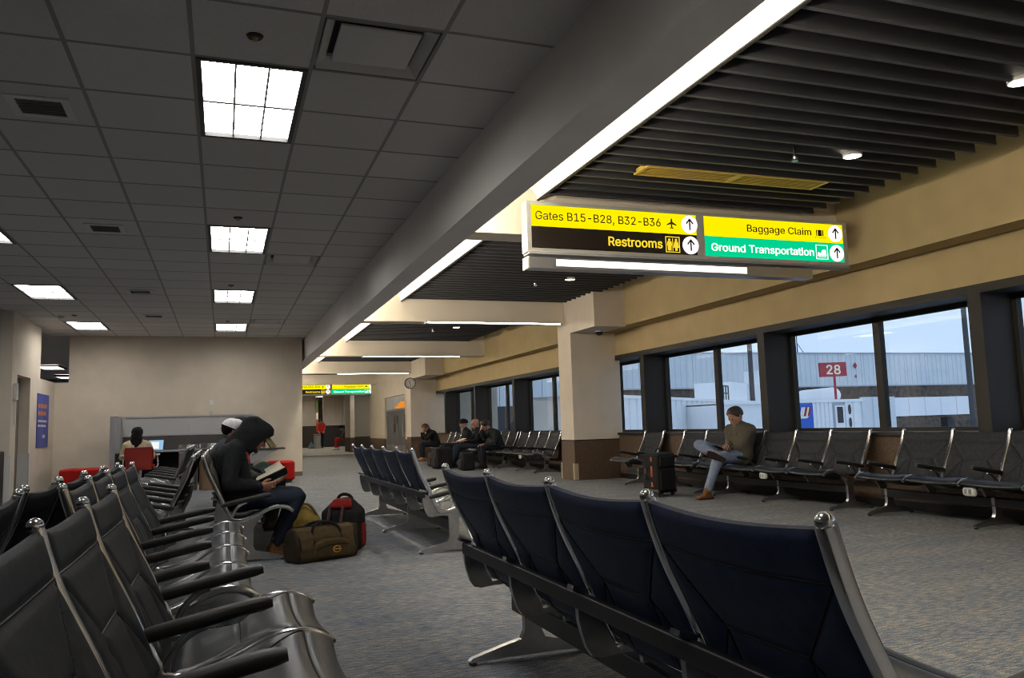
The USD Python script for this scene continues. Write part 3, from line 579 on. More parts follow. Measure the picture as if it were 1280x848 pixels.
def hand(w, d, n, side, curl=.5, k=1., thumb=.6):
    """palm, four unequal bent fingers and a thumb. w wrist, d towards the fingers, n out of the palm, side +1/-1 = where the thumb is"""
    w, d = A(*w), unit(d); n = unit(n-(np.asarray(n)@d)*d); s = np.cross(d, n)*side
    P = lambda a, b, c: w+k*(a*d+b*s+c*n)
    out = [hull((P(0, .012, 0), .018*k), (P(0, -.012, 0), .018*k), (P(.085, .034, 0), .011*k), (P(.088, .010, 0), .012*k), (P(.084, -.014, 0), .011*k), (P(.076, -.036, 0), .010*k), n=10)]
    for b, L, r in ((.034, .072, .0088), (.011, .080, .009), (-.013, .074, .0088), (-.035, .058, .008)):
        p = P(.085, b, 0); a = curl*.55; pts = [p]
        for i, q in enumerate((.46, .30, .24)):
            p = p+k*L*q*(math.cos(a)*d+math.sin(a)*n); pts.append(p); a += curl
        out += [hull((pts[i], r*k*(1-.08*i)), (pts[i+1], r*k*(.92-.08*i)), n=8) for i in range(3)]
    t0, t1 = P(.022, .026, .004), P(.052, .050, .018); t2 = t1+k*.036*unit(d*1.0+n*thumb-s*.1)
    out += [hull((t0, .014*k), (t1, .0105*k), n=8), hull((t1, .0105*k), (t2, .0085*k), n=8)]
    return out
def shoe(an, toe, heel_back=.055, w=.045, h=.05):
    an, toe = A(*an), A(*toe); d = toe-an; d[2] = 0; d = unit(d); s = A(-d[1], d[0], 0); z = toe[2]
    L = np.linalg.norm((toe-an)[:2])
    q = lambda a, b, c, r: ((an[0]+d[0]*a+s[0]*b, an[1]+d[1]*a+s[1]*b, z+c), r)
    return union([hull(q(-heel_back, 0, .032, .030), q(L*.45, .018, .030, .028), q(L*.45, -.018, .030, .028), q(L-.03, .012, .026, .024), q(L-.03, -.012, .026, .024), n=12),
                  hull(q(-heel_back*.5, 0, .05, .036), ((an[0], an[1], an[2]+.03), .042), q(L*.35, 0, .05, .030), n=12)])
def sole(an, toe, heel_back=.055):
    an, toe = A(*an), A(*toe); d = toe-an; d[2] = 0; d = unit(d); s = A(-d[1], d[0], 0); L = np.linalg.norm((toe-an)[:2]); z = toe[2]
    q = lambda a, b: ((an[0]+d[0]*a+s[0]*b, an[1]+d[1]*a+s[1]*b, z+.010), .010)
    return hull(q(-heel_back-.02, .022), q(-heel_back-.02, -.022), q(L*.5, .036), q(L*.5, -.036), q(L-.02, .026), q(L-.02, -.026), n=10)
def oriented(m, an, d, up):
    d = unit(d); up = unit(np.asarray(up)-(np.asarray(up)@d)*d); s_ = np.cross(up, d); m = tm(m) if isinstance(m, Manifold) else m.copy()
    T = np.eye(4); T[:3, 0], T[:3, 1], T[:3, 2], T[:3, 3] = d, s_, up, an; m.apply_transform(T); return m
M['skin'] = mat('skin', (.42, .22, .15), .55, var=.08, vscale=40); M['skin_p'] = mat('skin_pale', (.50, .29, .20), .55)
M['skin_d'] = mat('skin_ruddy', (.40, .19, .12), .55)
M['eye'] = mat('eye_dark', (.02, .014, .01), .25); M['hair_b'] = mat('hair_brown', (.030, .017, .010), .6, var=.4, vscale=90, stretch=(1, 1, .2)); M['hair_k'] = mat('hair_black', (.006, .005, .005), .6, var=.3, vscale=90, spec=.12)
M['hair_r'] = mat('hair_auburn', (.10, .04, .02), .6, var=.4, vscale=80)
def cloth(n, c, rough=.85, var=.15, vs=40): M[n] = mat(n, c, rough, var=var, vscale=vs, bump=.25, bscale=220, spec=.2); return n
for n, c in dict(hoodie=(.014, .015, .017), jeans=(.018, .025, .042), jeans_l=(.17, .21, .30), boots=(.18, .085, .03), jacket=(.075, .066, .050), shirt=(.35, .36, .40), navy=(.012, .014, .024), blackcloth=(.010, .010, .011),
                 greyhood=(.05, .053, .056), cream=(.50, .42, .29), red=(.45, .03, .02), leather=(.022, .024, .026), khaki=(.25, .19, .10), blueglove=(.03, .04, .42), brownboot=(.28, .13, .05), white_c=(.75, .75, .76), shoe_d=(.035, .022, .018)).items(): cloth(n, c)
def person(name_label, J, mats, seed=0, head_f=(1, 0, 0), head_up=(0, 0, 1), k=1., hairkw=None, hood=None, hands=None, fine=.024, extra=None, sleeves=True, longhair=None, group=None, coat=0.0, th=1., feet=None):
    """J: joints in world space. One continuous body; clothing, hair and shoes are its children."""
    base = A(J['pelvis'][0], J['pelvis'][1], 0); loc = {q: A(*v)-base for q, v in J.items()}
    o = xf('person', base, 0, name_label, 'person', group)
    pel, che, nk, hd = loc['pelvis'], loc['chest'], loc['neck'], loc['head']
    H = Head(hd, head_f, head_up, k)
    aL, aR = loc['shL'], loc['shR']; mid = (pel+che)/2+unit(np.cross(aL-aR, che-pel))*(-.0)
    sw = unit(aL-aR)
    def torso(g):
        hipw = .085*k
        return [hull((pel+sw*hipw, .10*k+g), (pel-sw*hipw, .10*k+g), (mid+sw*.06*k, .108*k+g), (mid-sw*.06*k, .108*k+g), n=14),
                hull((mid+sw*.06*k, .108*k+g), (mid-sw*.06*k, .108*k+g), (che+sw*.085*k, .105*k+g), (che-sw*.085*k, .105*k+g), n=14),
                hull((che+sw*.07*k, .095*k+g), (che-sw*.07*k, .095*k+g), (aL, .058*k+g), (aR, .058*k+g), (nk-(nk-che)*.25, .06*k+g), n=14)]
    def arm(s, g, end=1.0):
        sh, el, wr = loc['sh'+s], loc['el'+s], loc['wr'+s]; e = el+(wr-el)*end
        return chain((sh, .055*k+g), (el, .042*k+g), (e, .031*k+g))
    def leg(s, g, end=1.0):
        hp, kn, an = pel+sw*(.085*k if s == 'L' else -.085*k), loc['kn'+s], loc['an'+s]; e = kn+(an-kn)*end
        return chain((hp, .088*k+g), (kn, .060*k+g))+chain((kn, .058*k+g), (kn+(e-kn)*.35, .056*k+g), (e, .044*k+g))
    body = torso(-.012)+H.mesh()+chain((nk, .055*k), (hd-H.f*.02*k-H.u*.03*k, .052*k))
    hs = []
    for s in 'LR':
        body += arm(s, -.010)+leg(s, -.012)
        wr, el = loc['wr'+s], loc['el'+s]; hk = (hands or {}).get(s, {})
        d = A(*hk['d']) if 'd' in hk else wr-el
        body += hand(wr, d, hk.get('n', (0, 0, -1)), hk.get('side', 1 if s == 'L' else -1), hk.get('curl', .5), k)
        body.append(ball(loc['an'+s], .036*k)); 
    b = obj('body', union(body), mats.get('skin', 'skin'), o, 50)
    for e in H.eyes(): obj('eye', e, 'eye', o)
    top = torso(.012*th+coat*.5)
    for s in 'LR':
        if sleeves: top += arm(s, .012*th, .94)
    if coat: top += [hull((pel+sw*.10*k, .125*k), (pel-sw*.10*k, .125*k), (mid+sw*.07*k, .125*k), (mid-sw*.07*k, .125*k))]
    top += chain((nk-(nk-che)*.3, .075*k), (nk+(hd-nk)*.05, .066*k))
    obj(mats.get('top_name', 'jacket'), soft(union(top), fine, 8, .010, seed, 13.), mats['top'], o, True)
    lg = [hull((pel+sw*.085*k, .106*k), (pel-sw*.085*k, .106*k))]
    for s in 'LR': lg += leg(s, .008, .97)
    obj('trousers', soft(union(lg), fine, 6, .008, seed+3, 15.), mats['legs'], o, True)
    for s in 'LR':
        an, toe = loc['an'+s], loc['toe'+s]
        sn = hk = None
        if feet and s in feet:
            z0 = (0, 0, .09); t0 = (.17, 0, 0); sm = shoe(z0, t0).translate([0, 0, -.09]); so = sole(z0, t0).translate([0, 0, -.09])
            sh = obj('shoe', oriented(sm, an, *feet[s]), mats['shoes'], o, 50); obj('sole', oriented(so, an, *feet[s]), mats.get('sole', 'rubber'), sh, 50)
        else:
            sh = obj('shoe', shoe(an, toe), mats['shoes'], o, 50); obj('sole', sole(an, toe), mats.get('sole', 'rubber'), sh, 50)
    if hairkw is not None: obj('hair', H.hair(**hairkw), mats.get('hair', 'hair_b'), o, 50)
    if longhair:
        obj('hair', soft(union([H.hair(.016, .05, -.08, .55), H.H(((-.05, 0, .02), .085), ((-.085, .045, -.12), .060), ((-.085, -.045, -.12), .060), ((-.11, .02, -.27), .045), ((-.11, -.02, -.27), .045), n=14)]), .02, 3, .012, 4, 30), mats.get('hair', 'hair_k'), o, True)
    if extra: extra(o, H, loc, base)
    return o
def seated(px_, py_, face, hipz=.50, chest=(-.05, .33), neck=(.0, .45), head=(.06, .58), shw=.185, k=1., lat=0.):
    """joints of a sitter at (px, py) facing the angle FACE; forward/up offsets from the hips"""
    f = A(math.cos(face), math.sin(face), 0); l = A(-f[1], f[0], 0); p = A(px_, py_, hipz)
    g = lambda a, b, c=0.: p+f*a*k+l*c*k+A(0, 0, b*k)
    J = dict(pelvis=p, chest=g(*chest, lat*.6), neck=g(*neck, lat), head=g(*head, lat*1.1)); sh = (chest[0]*.6+neck[0]*.4, chest[1]*.35+neck[1]*.65)
    J['shL'] = g(sh[0], sh[1]-.03, shw+lat*.8); J['shR'] = g(sh[0], sh[1]-.03, -shw+lat*.8)
    return J, g, f, l
def limbs(J, g, wrL, wrR, knL, knR, anL, anR, toeL=None, toeR=None, hintL=(-.6, -.6, .5), hintR=(-.6, -.6, -.5), l1=.27, l2=.25, k=1.):
    for s, w, h in (('L', wrL, hintL), ('R', wrR, hintR)):
        J['wr'+s] = g(*w); J['el'+s] = ik(J['sh'+s], J['wr'+s], l1*k, l2*k, g(*h)-J['pelvis'])
    J['knL'], J['knR'], J['anL'], J['anR'] = g(*knL), g(*knR), g(*anL), g(*anR)
    J['anL'][2] = anL[1] if len(anL) > 3 else J['anL'][2]
    for s, t, an in (('L', toeL, anL), ('R', toeR, anR)):
        q = g(*(t or (an[0]+.17, 0, an[2]))); 
        if t is None: q[2] = 0.0
        J['toe'+s] = q
    return J
# --- hooded reader ------------------------------------------------------
J, g, f, l = seated(.135, 7.06, 0., .47, chest=(-.07, .33), neck=(.0, .46), head=(.115, .505), k=1.)
limbs(J, g, (.235, .105, .10), (.150, .095, -.175), (.46, -.005, .13), (.45, -.01, -.13), (.30, -.37, .13), (.285, -.37, -.13), hintL=(-.5, -.8, .3), hintR=(-.5, -.9, -.3))
def hood_extra(o, H, loc, base):
    sh = H.H(((-.045, 0, .03), .112), ((.03, 0, .055), .098), ((.055, 0, .0), .085), ((-.04, 0, -.08), .105), ((.0, 0, -.10), .10), n=20)
    cut = H.H(((.10, 0, .0), .080), ((.20, 0, -.03), .10), ((.10, 0, -.10), .075), ((.03, 0, -.01), .072), ((.22, 0, -.14), .09), n=18)
    inner = H.H(((-.03, 0, .03), .092), ((.02, 0, .05), .082), ((-.01, 0, -.06), .085), n=18)
    neck = hull((loc['neck']+A(-.03, 0, -.04), .10), (H.p(-.05, 0, -.09), .105), (loc['neck']+A(.04, 0, -.05), .085), n=16)
    obj('hood', soft((sh+neck)-cut-inner, .018, 5, .010, 21, 14.), 'hoodie', o, True)
    br = H.H(((.085, .060, .030), .010), ((.085, -.060, .030), .010), ((.09, 0, .055), .010), ((.17, .05, -.005), .007), ((.17, -.05, -.005), .007), ((.19, 0, .025), .007), n=10)
    obj('cap_brim', br, 'khaki', o, 50); obj('beard', H.H(((.045, .035, -.075), .030), ((.045, -.035, -.075), .030), ((.082, 0, -.095), .021), n=12), 'hair_b', o)
    obj('chest_print', soft(hull((loc['chest']+A(.105, -.06, .05), .03), (loc['chest']+A(.125, -.06, -.05), .03), n=10), .02, 1), mats_red, o)
mats_red = mat('print_red', (.30, .03, .03), .8, var=.8, vscale=60)
person('person in a dark hooded sweatshirt and jeans reading a book, near the brown duffel', J, dict(top='hoodie', top_name='sweatshirt', legs='jeans', shoes='boots', skin='skin_d'), 1, (.80, 0, -.60), (.6, 0, .8),
       hands=dict(L=dict(d=(.9, -.1, .2), n=(0, -.3, 1), side=-1, curl=.35), R=dict(d=(.97, .10, -.05), n=(0, .9, .35), side=1, curl=.75)), extra=hood_extra, fine=.018, th=1.5)
M['paper'] = mat('paper', (.72, .66, .52), .8); M['bookcover'] = mat('book_cover', (.010, .010, .012), .5)
bk = xf('book', (.40, 7.05, .605), 0, 'open black-covered book held by the hooded reader', 'book')
def leaf(q, y0, y1, off): # page block tilted about the spine
    m = box(-.105, .105, y0, y1, off[0], off[1]); return m
T = rot
for sgn in (-1, 1):
    tilt = lambda m: rot(rot(m, sgn*.42, (1, 0, 0)), -.42, (0, 1, 0))
    y0, y1 = (0.0, .155*1) if sgn > 0 else (-.155, 0.0)
    obj('cover', tilt(box(-.125, .125, y0, y1, -.006, 0)), 'bookcover', bk, smooth=False); obj('page_block', tilt(box(-.118, .118, y0*.96, y1*.96, .0, .014)), 'paper', bk, smooth=False)
obj('lifted_page', rot(rot(box(-.02, .118, -.003, .14, .016, .018), .75, (1, 0, 0)), -.5, (0, 1, 0)), 'paper', bk, smooth=False)
# --- man in the white cap behind him -------------------------------------
J, g, f, l = seated(.12, 8.86, 0., .50, chest=(-.11, .30), neck=(-.08, .43), head=(-.02, .515))
limbs(J, g, (.25, .03, .10), (.25, .03, -.12), (.44, .0, .12), (.44, .0, -.12), (.36, -.40, .12), (.36, -.40, -.12), hintL=(-.5, -.8, .3), hintR=(-.5, -.9, -.3))
def cap_extra(o, H, loc, base):
    c = H.skull(.016).trim_by_plane([float(a) for a in unit(H.u+H.f*.12)], float(unit(H.u+H.f*.12)@H.p(0, 0, .022)))
    obj('cap', c, 'white_c', o, 40); obj('cap_brim', H.H(((.08, .055, .035), .006), ((.08, -.055, .035), .006), ((.17, .04, .02), .005), ((.17, -.04, .02), .005), n=10), 'blackcloth', o)
    obj('cap_band', H.skull(.018).trim_by_plane([float(a) for a in unit(H.u+H.f*.12)], float(unit(H.u+H.f*.12)@H.p(0, 0, .020)))-H.skull(.04).trim_by_plane([float(a) for a in unit(H.u+H.f*.12)], float(unit(H.u+H.f*.12)@H.p(0, 0, .030))), 'blackcloth', o)
person('person in a white mesh-back cap and grey jacket sitting behind the hooded reader', J, dict(top='greyhood', legs='blackcloth', shoes='shoe_d', hair='hair_k', skin='skin_d'), 2, (.93, .1, -.30), (.3, 0, .95), hairkw=dict(grow=.010, cut=.03, low=-.07), extra=cap_extra)
J, g, f, l = seated(.13, 9.45, 0., .50, chest=(-.09, .31), neck=(-.03, .45), head=(.06, .545))
limbs(J, g, (.27, .05, .10), (.27, .05, -.12), (.44, .0, .12), (.44, .0, -.12), (.36, -.40, .12), (.36, -.40, -.12))
person('person with dark hair mostly hidden behind the white cap', J, dict(top='blackcloth', legs='navy', shoes='shoe_d', hair='hair_k'), 3, (.95, 0, -.2), hairkw={})
# --- man with the phone under the windows (faces the room, -x) -------------
face = PI+.16
J, g, f, l = seated(6.29, 8.96, face, .50, chest=(-.07, .27), neck=(-.035, .42), head=(.01, .52))
limbs(J, g, (.26, .105, -.035), (.275, .10, .10), (.43, .02, .10), (.50, .17, -.18), (.60, -.40, .05), (.44, .02, .09), hintL=(-.6, -.7, .5), hintR=(-.6, -.7, -.5), toeR=(.54, -.02, .32), toeL=None)
J['toeR'] = J['anR']+A(-.02, -.16, .0); J['toeR'][2] = J['anR'][2]-.05
def collar(o, H, loc, base):
    n = loc['neck']; obj('shirt_collar', soft(hull((n+f*.03+A(0, 0, -.02), .048), (n+f*.05+A(0, 0, -.07), .018), n=12), .02, 1), 'shirt', o, True)
    obj('lapel', soft(union([hull((n+l*.05*q+f*.02+A(0, 0, .0), .028), (n+l*.05*q+f*.09+A(0, 0, -.14), .016), n=10) for q in (-1, 1)]), .02, 1), 'jacket', o, True)
person('person in a brown jacket and faded jeans looking at a phone under the windows', J, dict(top='jacket', legs='jeans_l', shoes='boots', hair='hair_b', sole='shoe_d'), 5, (-.86, -.10, -.50), (-.5, 0, .86),
       hairkw=dict(grow=.010, cut=.022, low=-.02, tilt=.65), hands=dict(L=dict(d=(-.6, .75, .1), n=(.2, .3, .9), side=1, curl=.7), R=dict(d=(-.7, -.6, .15), n=(.2, -.3, .9), side=-1, curl=.7)), extra=collar, fine=.02, coat=.02, feet=dict(R=((-.85, .31, .42), (.55, .84, .1))))
ph = xf('phone', (5.945, 8.90, .635), .3, 'black phone held by the person in the brown jacket', 'phone')
obj('case', rot(rbox(-.07, .07, -.036, .036, -.006, .006, .005, 8), .35, (0, 1, 0)), 'black', ph); obj('screen', rot(box(-.06, .06, -.031, .031, .0062, .0068), .35, (0, 1, 0)), mat('phone_screen', (.02, .025, .03), .1), ph)
# --- travellers in the far row under the windows ----------------------------
def far_sitter(y, label, mats, head_f, seed, hairkw=None, x=6.2, lean=0., extra=None, wr=((.28, .08, .10), (.28, .08, -.10)), fc=PI, kn=.45, an=.42, lh=None, hd=(.07, .56), hands=None):
    J, g, f, l = seated(x, y, fc, .50, chest=(-.03+lean, .29), neck=(.03+lean*1.6, .43-lean*.2), head=(hd[0]+lean*2.0, hd[1]-lean*.35))
    limbs(J, g, wr[0], wr[1], (kn, .0, .11), (kn, .0, -.11), (an, -.40, .10), (an, -.40, -.10))
    return person(label, J, mats, seed, head_f, (-.2, 0, .98), hairkw=hairkw, extra=extra, fine=.03, longhair=lh, hands=hands)
def hatx(c):
    def e(o, H, loc, base): obj('knit_hat', H.skull(.018).trim_by_plane([float(a) for a in H.u], float(H.u@H.p(0, 0, .012))), c, o, 40)
    return e
far_sitter(18.25, 'person in a grey leather jacket resting his head on his hand, far row', dict(top='leather', legs='navy', shoes='shoe_d', hair='hair_b'), (-.85, -.2, -.5), 11, dict(grow=.016, cut=.05, low=-.03), x=6.17, lean=.13, wr=((.42, .06, .12), (.455, .40, .02)), hd=(.08, .55), hands=dict(R=dict(d=(.25, .0, 1), n=(1, 0, -.2), side=-1, curl=.4)))
far_sitter(19.5, 'bald person in a black jacket reading, beside the traveller in grey leather', dict(top='blackcloth', legs='jeans', shoes='shoe_d', skin='skin_d'), (-.9, -.1, -.42), 12, None, x=6.1, lean=.03, wr=((.40, .14, .10), (.42, .14, -.02)), kn=.62, an=.72)
far_sitter(20.75, 'person with a dark knit hat and blue gloves, legs stretched, farther along the windows', dict(top='blackcloth', legs='navy', shoes='brownboot'), (-.98, -.1, -.1), 13, None, x=6.1, extra=hatx('blackcloth'), kn=.6, an=.80)
far_sitter(23.6, 'red-haired person in a dark coat with hand to the face, by the far pillar', dict(top='blackcloth', legs='navy', shoes='brownboot', hair='hair_r'), (-.8, -.5, -.35), 14, None, x=6.0, lean=.13, lh=True, wr=((.42, .35, .05), (.44, .36, -.03)), hd=(.07, .52), hands=dict(L=dict(d=(.3, .0, 1), n=(1, 0, -.2), side=1, curl=.4), R=dict(d=(.3, .0, 1), n=(1, 0, -.2), side=-1, curl=.4)))
J, g, f, l = seated(5.85, 42.0, PI, .55, chest=(-.02, .30), neck=(.06, .44), head=(.15, .55)); limbs(J, g, (.30, .0, .10), (.30, .0, -.10), (.42, .0, .12), (.42, .0, -.12), (.45, -.45, .10), (.30, -.45, -.10))
person('distant person in red trousers sitting by a black suitcase', J, dict(top='greyhood', legs='red', shoes='white_c', hair='hair_k'), 15, (-.8, 0, -.6), hairkw={}, fine=.035)
J = dict(pelvis=(5.28, 47.3, .92), chest=(5.28, 47.3, 1.22), neck=(5.28, 47.25, 1.40), head=(5.26, 47.22, 1.53), shL=(5.10, 47.3, 1.36), shR=(5.46, 47.3, 1.36), elL=(5.06, 47.2, 1.12), elR=(5.48, 47.2, 1.12), wrL=(5.12, 47.05, .95), wrR=(5.42, 47.05, .95),
         knL=(5.2, 47.3, .5), knR=(5.36, 47.3, .5), anL=(5.2, 47.35, .09), anR=(5.36, 47.35, .09), toeL=(5.2, 47.17, 0), toeR=(5.36, 47.17, 0))
person('distant person in a red and black top standing behind the far steel bin', J, dict(top='red', legs='blackcloth', shoes='shoe_d', hair='hair_k'), 16, (0, -1, -.2), hairkw={}, fine=.035)
# --- woman at the work desk, seen from behind --------------------------------
J, g, f, l = seated(-1.52, 16.85, PI/2+.05, .53, chest=(.02, .24), neck=(.06, .39), head=(.10, .51)); limbs(J, g, (.30, .19, .14), (.30, .19, -.16), (.38, .02, .10), (.38, .02, -.10), (.30, -.42, .10), (.30, -.42, -.10))
J['anL'][2] = J['anR'][2] = .10
person('person with long black hair in a cream top at the work desk, seen from behind', J, dict(top='cream', legs='blackcloth', shoes='shoe_d', hair='hair_k'), 17, (.05, .98, -.15), longhair=True)
# ================================================================== LUGGAGE
cloth('olive', (.075, .050, .022), .85); cloth('olive_d', (.030, .021, .011), .85); cloth('bagblack', (.012, .012, .013), .8); cloth('bagred', (.22, .010, .008), .8); cloth('bagyellow', (.34, .24, .06), .85); cloth('bagstrap', (.10, .06, .055), .8); cloth('baggreen', (.022, .038, .028), .85)
M['emblem'] = mat('emblem_yellow', (.55, .30, .02), .5); M['orange'] = mat('orange_plastic', (.45, .09, .02), .5)
def puffy(m, amp=.006, sc=16, seed=3, L=.03):
    m = tm(m.refine_to_length(L)) if isinstance(m, Manifold) else m
    v = m.vertices; m.merge_vertices(); v = m.vertices; n = m.vertex_normals; m.vertices = v+n*(amp*2*(meshkit.fbm(v*sc, 3, seed)-.5))[:, None]; return m
d = xf('duffel_bag', (.735, 6.60, 0), .40, 'olive brown duffel bag on the carpet with a round yellow emblem on its front pocket', 'bag')
prof = [(-.115, .03), (-.10, .005), (.10, .005), (.115, .03), (.120, .10), (.10, .175), (.062, .228), (0, .250), (-.062, .228), (-.10, .175), (-.120, .10)]
def dprof(s): return [(y*s, .005+(z-.005)*s) for y, z in prof]
body = union([hull(*[((x, y*.93, .012+z*.95), .012) for x in (-.235, .235) for y, z in prof], n=8)])
obj('body', puffy(body, .007, 14), 'olive', d, True)
for sx in (-1, 1):
    obj('end_panel', puffy(hull(*[((sx*.25, y*.86, .018+z*.90), .018) for y, z in prof], n=8), .004, 14), 'olive_d', d, True)
    obj('end_piping', tube([(sx*.237, y*.985+0, .012+z*.96) for y, z in prof]+[(sx*.237, prof[0][0]*.985, .012+prof[0][1]*.96)], .007, 6), 'bagblack', d)
pk = obj('front_pocket', puffy(hull(*[((x, -.118, z), .022) for x, z in ((-.115, .045), (.165, .045), (-.105, .12), (.155, .12), (-.06, .145), (.10, .145))], n=10), .003, 14), 'olive', d, True)
obj('pocket_zip', tube([(-.11, -.137, .10), (-.0, -.142, .122), (.09, -.142, .122), (.165, -.138, .11)], .0045, 6), 'bagblack', pk)
obj('emblem', cat(plate_xz([(.055+.034*math.cos(a), .085+.026*math.sin(a)) for a in np.linspace(0, 2*PI, 28, endpoint=False)], -.149, -.140)), 'emblem', pk)
obj('emblem_centre', cat(plate_xz([(.055+.026*math.cos(a), .085+.019*math.sin(a)) for a in np.linspace(0, 2*PI, 28, endpoint=False)], -.151, -.148), ), 'olive_d', pk)
obj('emblem_bar', box(.033, .077, -.153, -.150, .081, .090), 'emblem', pk)
obj('top_zip', tube([(-.23, 0, .262), (0, 0, .264), (.23, 0, .262)], .006, 6), 'bagblack', d)
for sy in (-1, 1):
    obj('handle', tube(smooth_path([(-.12, sy*.08, .215), (-.10, sy*.06, .262), (-.04, sy*.03, .285), (.04, sy*.025, .283), (.10, sy*.06, .255), (.12, sy*.08, .21)], 24), .011, 8), 'bagblack', d)
    for x in (-.12, .12): obj('strap', puffy(hull(((x, sy*.118, .05), .012), ((x, sy*.108, .15), .012), ((x, sy*.07, .222), .012), n=8), .001), 'olive_d', d)
b = xf('backpack', (.96, 6.98, 0), -.35, 'black backpack with red top and grey straps standing behind the duffel bag', 'bag')
obj('body', puffy(hull(*[((x, y, z), r) for x, y, z, r in ((-.13, -.08, .05, .04), (.13, -.08, .05, .04), (-.13, .09, .05, .04), (.13, .09, .05, .04), (-.12, -.06, .30, .05), (.12, -.06, .30, .05), (-.12, .07, .30, .05), (.12, .07, .30, .05), (-.05, 0, .385, .045), (.06, 0, .385, .045))], n=12), .008, 14), 'bagblack', b, True)
obj('top_panel', puffy(hull(*[((x, y, z), .02) for x, y, z in ((-.085, -.085, .365), (.07, -.085, .368), (-.055, -.045, .408), (.06, -.045, .408))], n=8), .003), 'bagred', b, True)
obj('side_panel', puffy(hull(*[((.155, y, z), .025) for y in (-.05, .06) for z in (.06, .20)], n=8), .003), 'bagred', b, True)
obj('front_pocket', puffy(hull(*[((x, -.125, z), .028) for x in (-.0, .115) for z in (.05, .21)], n=10), .004), 'olive_d', b, True)
for x0, x1 in ((-.085, -.075), (.02, -.005)):
    obj('strap', puffy(hull(((x0, -.112, .36), .014), ((x0-.02, -.125, .20), .016), n=8)+hull(((x0-.02, -.125, .20), .016), ((x1-.04, -.118, .10), .013), n=8), .001), 'bagstrap', b, True)
obj('grab_handle', tube(smooth_path([(-.05, .03, .40), (-.03, .03, .45), (.04, .03, .45), (.07, .03, .40)], 16), .014, 8), 'bagblack', b)
o = xf('tote_bag', (.66, 7.16, 0), .5, 'mustard yellow soft bag leaning behind the hooded reader\'s legs', 'bag')
obj('body', puffy(hull(*[((x, y, z), r) for x, y, z, r in ((-.14, -.05, .03, .03), (.14, -.05, .03, .03), (-.14, .06, .03, .03), (.14, .06, .03, .03), (-.13, -.03, .24, .03), (.11, -.03, .24, .03), (-.08, .02, .36, .025), (.0, .02, .36, .025))], n=10), .012, 12), 'bagyellow', o, True)
obj('rim', tube(smooth_path([(-.10, -.03, .37), (.0, -.04, .385), (.09, -.03, .30), (.15, -.02, .22)], 16), .012, 8), 'khaki', o); obj('handle', tube(smooth_path([(.05, .05, .30), (.12, .06, .31), (.17, .05, .22)], 12), .010, 8), 'bagblack', o)
s = xf('suitcase', (5.48, 9.60, 0), .38, 'black upright wheeled suitcase with orange tags, beside the person with the phone', 'suitcase')
obj('shell', rbox(-.19, .19, -.13, .13, .045, .565, .035, 12), 'bagblack', s, True)
obj('front_pocket', rbox(-.155, .155, -.155, -.12, .08, .36, .02, 10), 'bagblack', s, True); obj('upper_pocket', rbox(-.155, .155, -.152, -.12, .385, .53, .02, 10), 'bagblack', s, True)
obj('corner_guard', rbox(-.196, -.15, -.136, .136, .04, .10, .015, 8), 'rubber', s); obj('corner_guard', rbox(.15, .196, -.136, .136, .04, .10, .015, 8), 'rubber', s)
for z0, z1 in ((.46, .52), (.26, .40), (.13, .19)): obj('orange_tag', rbox(-.197, -.186, -.045, -.015, z0, z1, .004, 6), 'orange', s)
obj('side_handle', tube(smooth_path([(-.19, .04, .22), (-.215, .04, .25), (-.215, .04, .36), (-.19, .04, .39)], 12), .010, 8), 'rubber', s)
obj('top_handle', tube(smooth_path([(-.07, 0, .56), (-.06, 0, .605), (.06, 0, .605), (.07, 0, .56)], 14), .012, 8), 'rubber', s)
for x in (-.15, .15):
    for y in (-.09, .09): obj('wheel', cyl((x-.012, y, .0245), (x+.012, y, .0245), .0245, 16), 'rubber', s)
g = xf('bag', (.50, 10.95, .43), 0, 'dark green bag lying on a seat beyond the white cap', 'bag')
obj('body', puffy(hull(((-.12, -.12, .06), .06), ((.12, -.12, .06), .06), ((-.12, .14, .06), .06), ((.12, .14, .06), .06), ((0, 0, .13), .07), n=12), .012, 12), 'baggreen', g, True); obj('buckle', box(.10, .135, -.17, -.15, .05, .07), 'white', g)
tandem('black row beyond the white cap, with the green bag', -.12, 9.9, 1, 0, 4, [0, 4])
def soft_bag(label, x, y, w, dp, h, m='bagblack', rz=0., cat_='bag', nm='travel_bag', pockets=True):
    t = xf(nm, (x, y, 0), rz, label, cat_)
    obj('body', puffy(hull(*[((sx*(w/2-.05), sy*(dp/2-.05), z), .05) for sx in (-1, 1) for sy in (-1, 1) for z in (.05, h-.06)], n=10), .010, 12), m, t, True)
    if pockets: obj('front_pocket', puffy(hull(*[((-w/2, sy*dp*.3, z), .025) for sy in (-1, 1) for z in (.06, h*.55)], n=8), .004), m, t, True)
    obj('handle', tube(smooth_path([(-.06, 0, h-.02), (-.05, 0, h+.035), (.05, 0, h+.035), (.06, 0, h-.02)], 12), .011, 8), 'rubber', t); return t
soft_bag('black backpack on the floor in front of the person in grey leather', 5.22, 17.75, .30, .34, .42)
soft_bag('large black bag on the floor in front of the bald person', 4.98, 19.05, .40, .52, .52)
soft_bag('dark brown bag by the stretched legs of the person in the knit hat', 5.15, 20.2, .40, .50, .38, 'olive_d')
m = xf('magazine', (5.42, 18.02, .46), 0, 'white folded paper held by the person in grey leather', 'paper'); obj('sheet', box(-.08, .08, -.10, .10, -.006, .006), 'white', m); obj('page', rot(box(-.08, .08, -.10, .10, .006, .010), .06, (0, 1, 0)), 'white', m)
